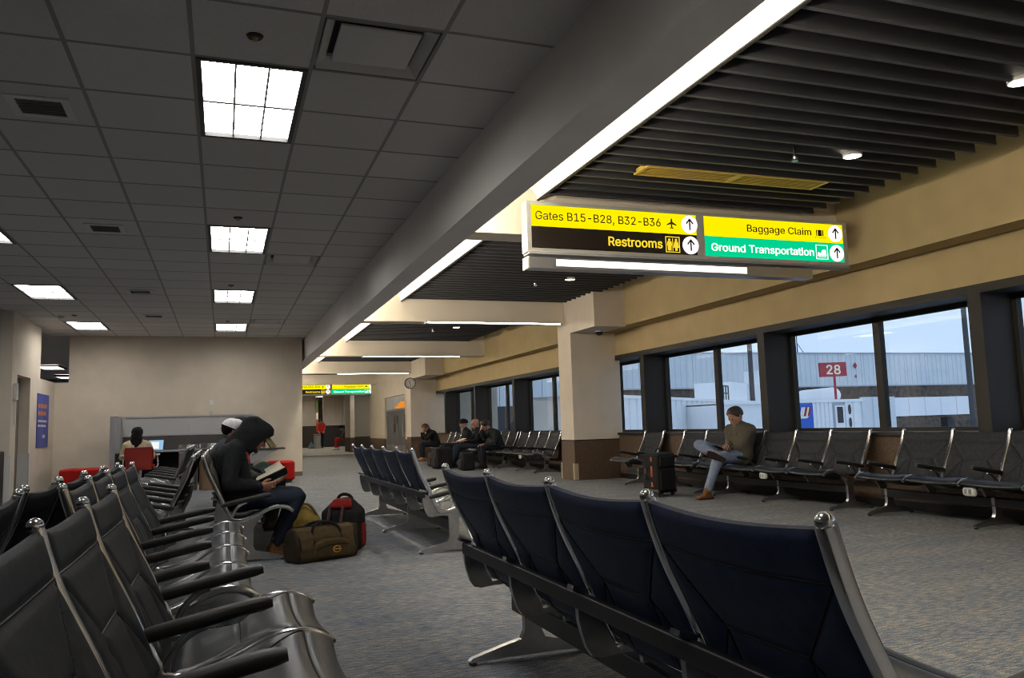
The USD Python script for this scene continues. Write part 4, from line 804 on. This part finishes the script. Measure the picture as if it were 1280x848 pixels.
m = xf('magazine', (5.62, 19.60, .66), 0, 'white magazine held by the bald person', 'paper'); obj('sheet', rot(box(-.10, .10, -.14, .14, -.006, .006), -.35, (0, 1, 0)), 'white', m); obj('cover', rot(box(-.10, .10, -.14, .14, -.010, -.007), -.35, (0, 1, 0)), 'blueglove', m)
t = soft_bag('distant black suitcase beside the person in red trousers', 6.35, 41.6, .42, .28, .92, 'bagblack', 0, 'suitcase', 'suitcase')
t = xf('carrier_bag', (4.70, 46.9, 0), 0, 'small pale blue bag beside the distant steel bin', 'bag'); M['paleblue'] = mat('pale_blue', (.20, .38, .55), .4)
obj('body', puffy(hull(((-.10, 0, .08), .08), ((.10, 0, .08), .08), ((0, 0, .26), .06), n=10), .01), 'paleblue', t, True); obj('handle', tube(smooth_path([(-.06, 0, .28), (0, 0, .38), (.06, 0, .28)], 10), .012, 6), 'paleblue', t)
# ================================================================== FURNITURE
def bin_(label, x, y, r, h, m='alu_s'):
    t = xf('litter_bin', (x, y, 0), 0, label, 'trash bin')
    obj('body', tm(Manifold.cylinder(h-.1, r, r, 40)-Manifold.cylinder(h, r-.012, r-.012, 40).translate([0, 0, .05])), m, t, 40)
    obj('lid', tm(Manifold.cylinder(.08, r+.012, r+.006, 40)-Manifold.cylinder(.2, r*.55, r*.55, 32).translate([0, 0, -.02])).apply_translation((0, 0, h-.08)), 'alu', t, 40)
    obj('band', tm(Manifold.cylinder(.02, r+.006, r+.006, 40)).apply_translation((0, 0, h-.16)), 'alu', t, 40); return t
M['bronze_bin'] = mat('bronze_bin', (.55, .38, .22), .25, metal=1.)
bin_('round steel litter bin behind the seat backs, left of its bronze twin', -.58, 15.9, .16, .82); bin_('round bronze-tinted litter bin next to the white cap', -.23, 15.8, .16, .83, 'bronze_bin')
bin_('distant steel litter bin at the end of the hall', 5.0, 46.6, .20, .82)
cloth('red_felt', (.42, .014, .010), .8); M['redmesh'] = mat('red_mesh', (.36, .030, .016), .6, bump=.6, bscale=160)
for x, y, lab in ((-2.46, 17.3, 'low red upholstered ottoman by the left wall'), (1.10, 16.9, 'low red upholstered ottoman at the right end of the beige wall')):
    t = xf('ottoman', (x, y, 0), 0, lab, 'ottoman')
    obj('cushion', rbox(-.385 if x < 0 else -.25, .385 if x < 0 else .25, -.30, .30, .05, .42, .045, 14), 'red_felt', t, True); obj('plinth', box(-.20, .20, -.24, .24, .018, .06), 'black', t)
    for sx in (-1, 1):
        for sy in (-1, 1): obj('foot', cyl((sx*.17, sy*.21, 0), (sx*.17, sy*.21, .03), .022, 12), 'alu_s', t)
M['panel_l'] = mat('panel_light', (.36, .36, .355), .8, bump=.15, bscale=200); M['panel_d'] = mat('panel_dark', (.055, .050, .046), .8, bump=.15, bscale=200); M['desk_top'] = mat('desk_top', (.30, .30, .30), .4); M['desk_dark'] = mat('desk_dark', (.014, .014, .015), .6)
w = xf('work_desk', (-.68, 18.0, 0), 0, 'long grey work desk with fabric screen against the beige wall', 'desk')
for i, (a, b_) in enumerate(((-1.26, .02), (.03, 1.30))):
    obj('upper_screen', box(a, b_, .50, .56, 1.0, 1.37), 'panel_l', w); obj('lower_screen', box(a, b_, .49, .56, .70, .99), 'panel_d', w)
obj('screen_rail', box(-1.28, 1.32, .485, .575, 1.37, 1.40), 'alu_s', w); obj('mid_rail', box(-1.26, 1.30, .485, .57, .985, 1.005), 'alu_s', w)
obj('side_screen', box(-1.36, -1.29, -.55, .57, .0, 1.385), 'panel_l', w); obj('side_post', box(-1.375, -1.28, -.58, -.54, 0, 1.40), 'alu_s', w); obj('side_post', box(-1.29, -1.265, .44, .49, .0, 1.37), 'alu', w)
obj('end_post', box(1.28, 1.34, .48, .58, 0, 1.40), 'alu_s', w)
obj('desktop', rbox(-1.28, 1.1, -.52, .48, .665, .695, .006, 8), 'desk_top', w); obj('modesty_panel', box(-1.28, 1.3, .44, .48, 0, .66), 'desk_dark', w)
obj('desk_leg', box(1.02, 1.08, -.45, .45, 0, .665), 'desk_dark', w); obj('desk_leg', box(-.06, 0, -.45, .45, 0, .665), 'desk_dark', w)
c = xf('office_chair', (-1.46, 16.93, 0), 0, 'red mesh swivel chair at the work desk', 'chair')
bm = []
for i in range(9):
    for j in range(9): bm.append(((-.25+.0625*i)*(1-.16*(8-j)/8-(.10 if j == 8 else .03 if j == 7 else 0)*(abs(i-4) == 4)), -.30-.0*j+.06*((i-4)/4)**2*-1, .38+.40*j/8))
bm = np.array(bm).reshape(9, 9, 3); bm[..., 1] += -.05*np.linspace(0, 1, 9)[None, :]**2+.09*(np.abs(np.linspace(-1, 1, 9))**2)[:, None]
def shell(gr, th):
    n, k = gr.shape[:2]; v = np.vstack([gr.reshape(-1, 3), gr.reshape(-1, 3)+[0, th, 0]]); idx = np.arange(n*k).reshape(n, k); a, b_, c_, d_ = idx[:-1, :-1].ravel(), idx[:-1, 1:].ravel(), idx[1:, 1:].ravel(), idx[1:, :-1].ravel(); N = n*k
    f = np.vstack([np.c_[a, c_, b_], np.c_[a, d_, c_], np.c_[a, b_, c_]+N, np.c_[a, c_, d_]+N])
    for L in (idx[0], idx[:, -1], idx[-1][::-1], idx[::-1, 0]): f = np.vstack([f, np.c_[L[:-1], L[1:], L[1:]+N], np.c_[L[:-1], L[1:]+N, L[:-1]+N]])
    m = trimesh.Trimesh(v, f, process=False); m.fix_normals(); return m
obj('backrest', shell(bm, .02), 'redmesh', c, True); obj('back_frame', cat(tube(bm[0], .014, 8), tube(bm[-1], .014, 8), tube(bm[:, -1], .014, 8), tube(bm[:, 0], .014, 8)), mat('red_frame', (.30, .02, .012), .4), c)
obj('seat', rbox(-.24, .24, -.25, .22, .40, .46, .025, 10), 'red_felt', c, True)
for sx in (-1, 1):
    a = obj('armrest', rbox(sx*.30-.035, sx*.30+.035, -.14, .12, .625, .655, .012, 8), 'white', c); obj('arm_post', tube(smooth_path([(sx*.22, 0, .40), (sx*.29, 0, .42), (sx*.30, 0, .52), (sx*.30, 0, .63)], 12), .016, 8), 'white', a)
obj('column', cyl((0, 0, .09), (0, 0, .41), .03, 14), 'alu_s', c)
for q in range(5):
    an = q*2*PI/5+.3; l_ = obj('base_arm', hull(((0, 0, .10), .024), ((.27*math.cos(an), .27*math.sin(an), .075), .016), n=8), 'alu_s', c); obj('castor', cyl((.27*math.cos(an), .27*math.sin(an)-.012, .028), (.27*math.cos(an), .27*math.sin(an)+.012, .028), .028, 14), 'rubber', l_)
l_ = xf('laptop', (-1.28, 17.72, .695), -.15, 'open laptop with bright blue-white screen on the work desk', 'laptop')
obj('base', rbox(-.15, .15, -.12, .10, .002, .018, .004, 6), 'alu_s', l_); sc = obj('lid', rot(box(-.15, .15, .10, .108, .015, .225), -.25, (1, 0, 0), (0, .10, .015)), 'black', l_)
obj('screen', rot(box(-.14, .14, .096, .10, .022, .216), -.25, (1, 0, 0), (0, .10, .015)), emat('laptop_screen', (.42, .72, 1.0), .75), sc); obj('window_on_screen', rot(box(-.10, .06, .094, .096, .04, .18), -.25, (1, 0, 0), (0, .10, .015)), emat('laptop_window', (.92, .97, 1.0), .95), sc)
t = xf('side_table', (.78, 15.9, 0), 0, 'small table with a dark top and white slanted panel beside the far ottoman', 'table')
obj('tabletop', rbox(-.42, .32, -.25, .25, .68, .705, .006, 8), 'panel_d', t); obj('slanted_panel', plate_xz([(-.40, .68), (.20, .68), (-.24, .44), (-.40, .44)][::-1], -.22, -.19), 'panel_l', t); obj('slot', rot(box(-.27, -.17, -.224, -.219, .60, .612), -.35, (0, 1, 0), (-.22, -.22, .606)), 'black', t)
obj('post', box(-.36, -.30, -.19, .15, .02, .68), 'panel_l', t); obj('base', rbox(-.40, .20, -.22, .22, 0, .022, .008, 6), 'alu_s', t)
for z, (hh, lab) in zip((1.68, 1.46), ((.05, 'pale wall thermostat above the desk screen'), (.045, 'small metal wall plate just above the desk screen'))):
    t = xf('wall_plate', (-.235, 18.9, z), 0, lab, 'wall plate'); obj('plate', rbox(-.035, .035, -.018, -.0, -hh, hh, .006, 6), 'white' if z > 1.6 else 'alu_s', t); obj('button', box(-.012, .012, -.021, -.018, -.015, .015), 'vent', t)
# poster on the left wall
t = xf('poster', (-3.278, 17.8, 1.35), 0, 'tall blue poster on the beige side wall', 'poster'); M['poster_blue'] = mat('poster_blue', (.030, .050, .30), .5, var=.35, vscale=3, stretch=(1, 1, .3))
p = obj('sheet', box(.0, .012, -.52, .52, -.51, .51), 'poster_blue', t); M['poster_orange'] = mat('poster_orange', (.50, .17, .05), .6); M['poster_white'] = mat('poster_white', (.55, .56, .62), .6)
for z, h_, y0, ws, mm in ((.24, .075, -.46, (.14, .10, .17, .12, .13), 'poster_orange'), (.10, .075, -.46, (.17, .12, .10, .22), 'poster_orange'), (-.03, .04, -.46, (.10, .16, .12, .18, .12), 'poster_white'), (-.12, .04, -.46, (.18, .10, .15, .18), 'poster_white'), (-.33, .06, -.02, (.22,), 'poster_white')):
    y = y0
    for w_ in ws: obj('printed_word', box(.012, .0135, y, y+w_, z, z+h_), mm, p, smooth=False); y += w_+.03
# left doorway: corner guards, switches, machine at the picture edge
for a, b_ in ((15.28, 15.34), (16.68, 16.78)):
    struct('trim_10', cat(box(-3.285, -3.262, a, b_, 0, .75), box(-3.45, -3.285, a-.012, a, 0, .75)), 'vent', label='pale corner guard of the left doorway')
t = xf('wall_switch', (-3.28, 15.5, 1.80), 0, 'grey control box on the wall left of the doorway', 'switch box'); obj('box', rbox(0, .05, -.06, .06, -.14, .14, .008, 6), 'vent', t); obj('conduit', cyl((.015, 0, -.55), (.015, 0, -.14), .01, 8), 'vent', t)
t = xf('gate_reader', (-2.72, 12.0, 0), 0, 'dark gate machine with small lit panel at the left picture edge', 'machine'); obj('column', rbox(-.08, .07, -.12, .12, 0, .86, .015, 8), 'black', t); obj('panel', box(-.04, .04, -.128, -.12, .60, .78), emat('reader_lit', (1, .85, .4), 1.2), t)
# steel doors in the far right wall
dr = xf('door_1', (5.86, 28.83, 0), 0, None, None, None, 'structure'); M['steel'] = mat('brushed_steel', (.30, .32, .35), .35, metal=.85); M['darkglass'] = mat('dark_glass', (.015, .016, .018), .1)
for i in range(4):
    y0 = -1.80+.905*i; lf = obj('door_leaf', box(0, .05, y0+.01, y0+.895, .02, 1.62), 'steel', dr); obj('kick_plate', box(-.006, 0, y0+.05, y0+.85, .05, .40), 'alu_s', lf); obj('door_window', box(-.006, 0, y0+.55 if i % 2 else y0+.15, y0+.75 if i % 2 else y0+.35, .85, 1.45), 'darkglass', lf)
    obj('door_handle', cyl((-.05, y0+.45, .70), (-.05, y0+.45, 1.15), .016, 8), 'alu', lf)
    if i < 3: obj('transom', box(.0, .04, -1.80+1.21*i, -1.80+1.21*i+1.18, 1.67, 2.14), 'panel_l', dr)
M['flame'] = emat('orange_emission', (1, .33, .04), .8)
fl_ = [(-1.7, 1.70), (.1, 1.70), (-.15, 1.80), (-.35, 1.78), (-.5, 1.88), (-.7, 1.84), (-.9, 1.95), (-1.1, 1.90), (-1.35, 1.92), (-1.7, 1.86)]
obj('orange_glow_shape', plate_yz(fl_, -.012, -.004), 'flame', dr)  # orange glow on the transoms, put in as a flat emissive shape
obj('door_frame', cat(box(-.02, .05, -1.83, -1.80, 0, 2.15), box(-.02, .05, 1.80, 1.83, 0, 2.15), box(-.02, .05, -1.80, 1.80, 1.62, 1.67)), 'alu_s', dr)
# ================================================================== OUTSIDE
M['apron'] = mat('wet_concrete', (.50, .52, .55), .5, var=.15, vscale=.3); M['siding'] = mat('metal_siding', (.70, .74, .76), .6, var=.04, vscale=1); M['bridge'] = mat('bridge_white', (.90, .91, .92), .45); M['brick_far'] = mat('dark_brick', (.105, .078, .060), .9, var=.55, vscale=2.2)
M['bridge_grey'] = mat('bridge_grey', (.45, .47, .50), .5); M['sign_red'] = mat('sign_red', (.42, .02, .035), .5); M['panel_blue'] = mat('panel_blue', (.03, .12, .55), .5); M['cream_l'] = mat('cream_letter', (.95, .90, .72), .5); M['pole'] = mat('pole_dark', (.05, .05, .055), .6)
struct('ground', box(7.6, 160, -60, 140, -4.7, -4.5), 'apron', label='wet concrete apron outside')
tb = xf('terminal_building', (60, 60, -4.5), 0, 'long terminal building with pale metal siding above dark brick, outside the windows', 'building')
for i in range(36):
    x = -48+2.6*i; obj('siding_panel', cat(box(x+.02, x+2.58, -.04, .2, 8.15, 11.1), *[box(x+.3+.55*q, x+.42+.55*q, -.09, -.04, 8.2, 11.05) for q in range(4)]), 'siding', tb, smooth=False)
obj('brick_wall', box(-48, 46, .0, 20, 0, 8.15), 'brick_far', tb); obj('roof_edge', box(-48, 46, -.15, 20, 11.1, 11.22), 'bridge_grey', tb); obj('sill_band', box(-48, 46, -.12, .0, 8.05, 8.16), 'bridge_grey', tb)
for z, r in ((10.0, .22), (9.0, .12)):
    obj('red_mark', plate_xz([(-4.57+r*math.cos(a), z+r*1.3*math.sin(a)) for a in np.linspace(0, 2*PI, 4, endpoint=False)], -.13, -.10), 'sign_red', tb)
lb = xf('loading_bridge', (48.4, 45, 0), 0, 'white panelled boarding bridge in front of the dark brick, outside the large window', 'boarding bridge')
for i in range(5): obj('side_panel', box(-3.7+1.5*i+.02, -3.7+1.5*i+1.48, 0, .1, .75, 2.08), 'bridge', lb)
obj('body', box(-3.8, 3.9, .1, 3, .60, 2.2), 'brick_far', lb); obj('support', box(-3.0, -2.4, 1, 1.6, -4.5, .6), 'pole', lb); obj('support', box(2.4, 3.0, 1, 1.6, -4.5, .6), 'pole', lb)
jb = xf('jet_bridge', (19.36, 24, 0), 0, 'white jet bridge end with a grey door and blue panel, under the red gate sign', 'jet bridge')
rib = [(0, -1.6)]
def ribbed(x0, x1, z0, z1, n, m, parent, nm='ribbed_wall'):
    w_ = (x1-x0)/n
    for i in range(n): obj(nm, cat(box(x0+w_*i, x0+w_*(i+.62), -.06, .02, z0, z1), box(x0+w_*(i+.62), x0+w_*(i+1), -.015, .02, z0, z1)), m, parent, smooth=False)
ribbed(.72, 1.66, -1.6, 1.46, 5, 'bridge', jb); ribbed(2.2, 2.97, -1.6, 1.5, 2, 'bridge', jb); ribbed(2.97, 4.6, -1.6, 1.62, 3, 'siding', jb)
obj('core', box(-3, 4.6, .02, 2.4, -1.6, 1.5), 'bridge', jb); obj('roof_edge', box(-3, 2.97, -.10, 2.4, 1.46, 1.56), 'bridge', jb); obj('roof_hump', hull(((1.2, 1.0, 1.7), .25), ((2.6, 1.0, 1.75), .3), n=14), 'bridge', jb); obj('support', box(0, .6, .8, 1.4, -4.5, -1.6), 'pole', jb)
bp = obj('blue_panel', box(-1.0, .72, -.08, .02, -1.6, 1.42), 'panel_blue', jb)
for i, mm in enumerate(('bridge', 'cream_l', 'sign_red', 'cream_l', 'sign_red')):          # slanted ribbon emblem on the blue panel
    x = .12+.088*i; obj('emblem_ribbon', plate_xz([(x, .98), (x+.07, .98), (x+.17, 1.30), (x+.10, 1.30)], -.10, -.08), mm, bp)
obj('emblem_base', plate_xz([(.08, 1.0), (.14, .90), (.42, .90), (.56, 1.0), (.50, .98), (.14, .98)][::-1], -.095, -.08), 'bridge', bp)
for i in range(9): obj('panel_slat', box(-1.0, .72, -.095, -.08, -1.5+.24*i, -1.46+.24*i), mat('slat_blue_%d' % i, (.05, .18, .66), .5) if i == 0 else '/World/Looks/slat_blue_0', bp)
dd = obj('door', box(1.66, 2.2, -.06, .02, -1.6, 1.40), 'bridge_grey', jb); obj('door_leaf', box(1.72, 2.14, -.08, -.06, -1.5, 1.33), 'bridge', dd); obj('door_window', box(1.80, 2.06, -.09, -.08, .70, 1.28), 'darkglass', dd)
for z in (1.18, .70, .22): obj('oval_window', plate_xz([(2.38+.055*math.cos(a), z+.18*math.sin(a)) for a in np.linspace(0, 2*PI, 20, endpoint=False)], -.09, -.06), 'darkglass', jb)
gs = xf('gate_sign', (21.16, 24.0, 0), 0, 'red gate sign with the number 28 on a red post, outside the window', 'sign')
obj('board', rot(box(-.60, .60, -.04, .04, 2.40, 2.92), -.03, (0, 1, 0), (0, 0, 2.66)), 'sign_red', gs, smooth=False); obj('number', text_xz('28', .33, -.32, -.04, 2.49, .01, bold=True, width=.64), 'cream_l', gs); obj('post', cyl((.06, 0, 1.5), (.06, 0, 2.42), .045, 12), 'sign_red', gs)
ca = xf('jet_bridge', (11.2, 22, 0), math.atan2(.656, .755), 'long white ribbed jet bridge tunnel receding outside the left windows', 'jet bridge')
ribbed(-1.0, 21, -1.2, 1.72, 33, 'bridge', ca); obj('core', box(-1.0, 21, .02, 2.6, -1.2, 1.70), 'bridge', ca); obj('roof_edge', box(-1.05, 21, -.12, 2.7, 1.70, 1.80), 'bridge', ca)
for x in (2, 14): obj('support', box(x, x+.7, .9, 1.6, -4.5, -1.2), 'pole', ca)
obj('rooftop_unit', box(15.5, 18.5, .4, 2.2, 1.8, 2.7), 'bridge', ca)
rl = xf('railing', (20.75, 30.2, 0), .72, 'small dark railing frame on the roof of the ribbed jet bridge', 'railing')
for x in (-.42, 0, .42): obj('post', cyl((x, 0, 1.78), (x, 0, 2.42), .03, 8), 'pole', rl)
obj('rail', cyl((-.42, 0, 2.40), (.42, 0, 2.40), .03, 8), 'pole', rl); obj('rail', cyl((-.42, 0, 2.08), (.42, 0, 2.08), .025, 8), 'pole', rl)
for x, y, z, r, lab in ((29.3, 40, 5.7, .17, 'dark lamp post outside, right of the man with the phone'), (34.8, 30, 6.6, .15, 'dark mast outside at the right side of the large window')):
    t = xf('lamp_post', (x, y, -4.5), 0, lab, 'post'); obj('shaft', cyl((0, 0, 0), (0, 0, z+4.5), r, 12, r*.8), 'pole', t); obj('foot_plate', cyl((0, 0, 0), (0, 0, .08), r*2.2, 16), 'pole', t); obj('cross_arm', box(-.05, .9, -.06, .06, z+4.38, z+4.48), 'pole', t)
t = xf('antenna', (49.5, 60.5, 6.74), 0, 'thin antenna on the terminal roof', 'antenna'); obj('rod', cyl((0, 0, 0), (0, 0, 1.9), .05, 8, .03), 'pole', t); obj('stay', cyl((0, 0, .9), (.7, 0, 0), .03, 6), 'pole', t)
rb = xf('equipment_box', (30.6, 40.6, 0), 0, 'white box unit standing on the roof line behind the ribbed jet bridge', 'equipment'); obj('body', box(-1.2, 1.2, 0, 2, -4.5, 3.0), 'bridge', rb); obj('upper_box', box(-.3, 1.1, .1, 1.5, 3.0, 3.8), 'bridge', rb)

pb = xf('pier_building', (15, 50, -4.5), 0, 'tall pale pier building with a dark lower band, outside the far windows', 'building')
for i in range(9): obj('wall_panel', cat(box(-7+1.5*i+.02, -7+1.5*i+1.48, -.05, .1, 6.7, 14), box(-7+1.5*i+.7, -7+1.5*i+.8, -.09, -.05, 6.8, 13.9)), 'siding', pb, smooth=False)
obj('dark_band', box(-7, 6.5, 0, 8, 4.6, 6.7), 'pole', pb); obj('body', box(-7, 6.5, .1, 8, 6.7, 14), 'siding', pb); obj('white_base', box(-7, 6.5, -.1, 8, 0, 4.6), 'bridge', pb)
struct('wall_right', box(7.5, 7.6, 27, 38.2, 0, 3.9), 'wall'); struct('wall_back', box(7.1, 9.0, 26.7, 26.8, 0, 3.9), 'wall')
troffer(5.25, 50.4, 'added ceiling light brightening the far passage', -.055)  # fixture added because no light reached the passage
t = xf('wall_mural', (5.51, 52.45, 0), 0, 'green and orange wall display seen through the far passage', 'poster'); obj('green_field', box(-.2, .2, -.02, .03, 2.2, 3.0), mat('mural_green', (.10, .13, .02), .7), t); obj('orange_field', box(-.2, .2, -.02, .03, .9, 2.2), mat('mural_orange', (.34, .12, .03), .7), t); obj('white_shape', box(-.05, .18, -.03, -.02, 1.7, 2.1), 'white', t)

t = xf('paper_scrap', (.24, 6.44, 0), .3, 'small white card lying on the carpet in front of the hooded person\'s seat', 'paper'); obj('sheet', box(-.05, .05, -.045, .045, .0, .006), 'white', t); obj('fold', rot(box(-.05, .05, -.002, .044, .006, .009), .05, (1, 0, 0)), 'white', t)
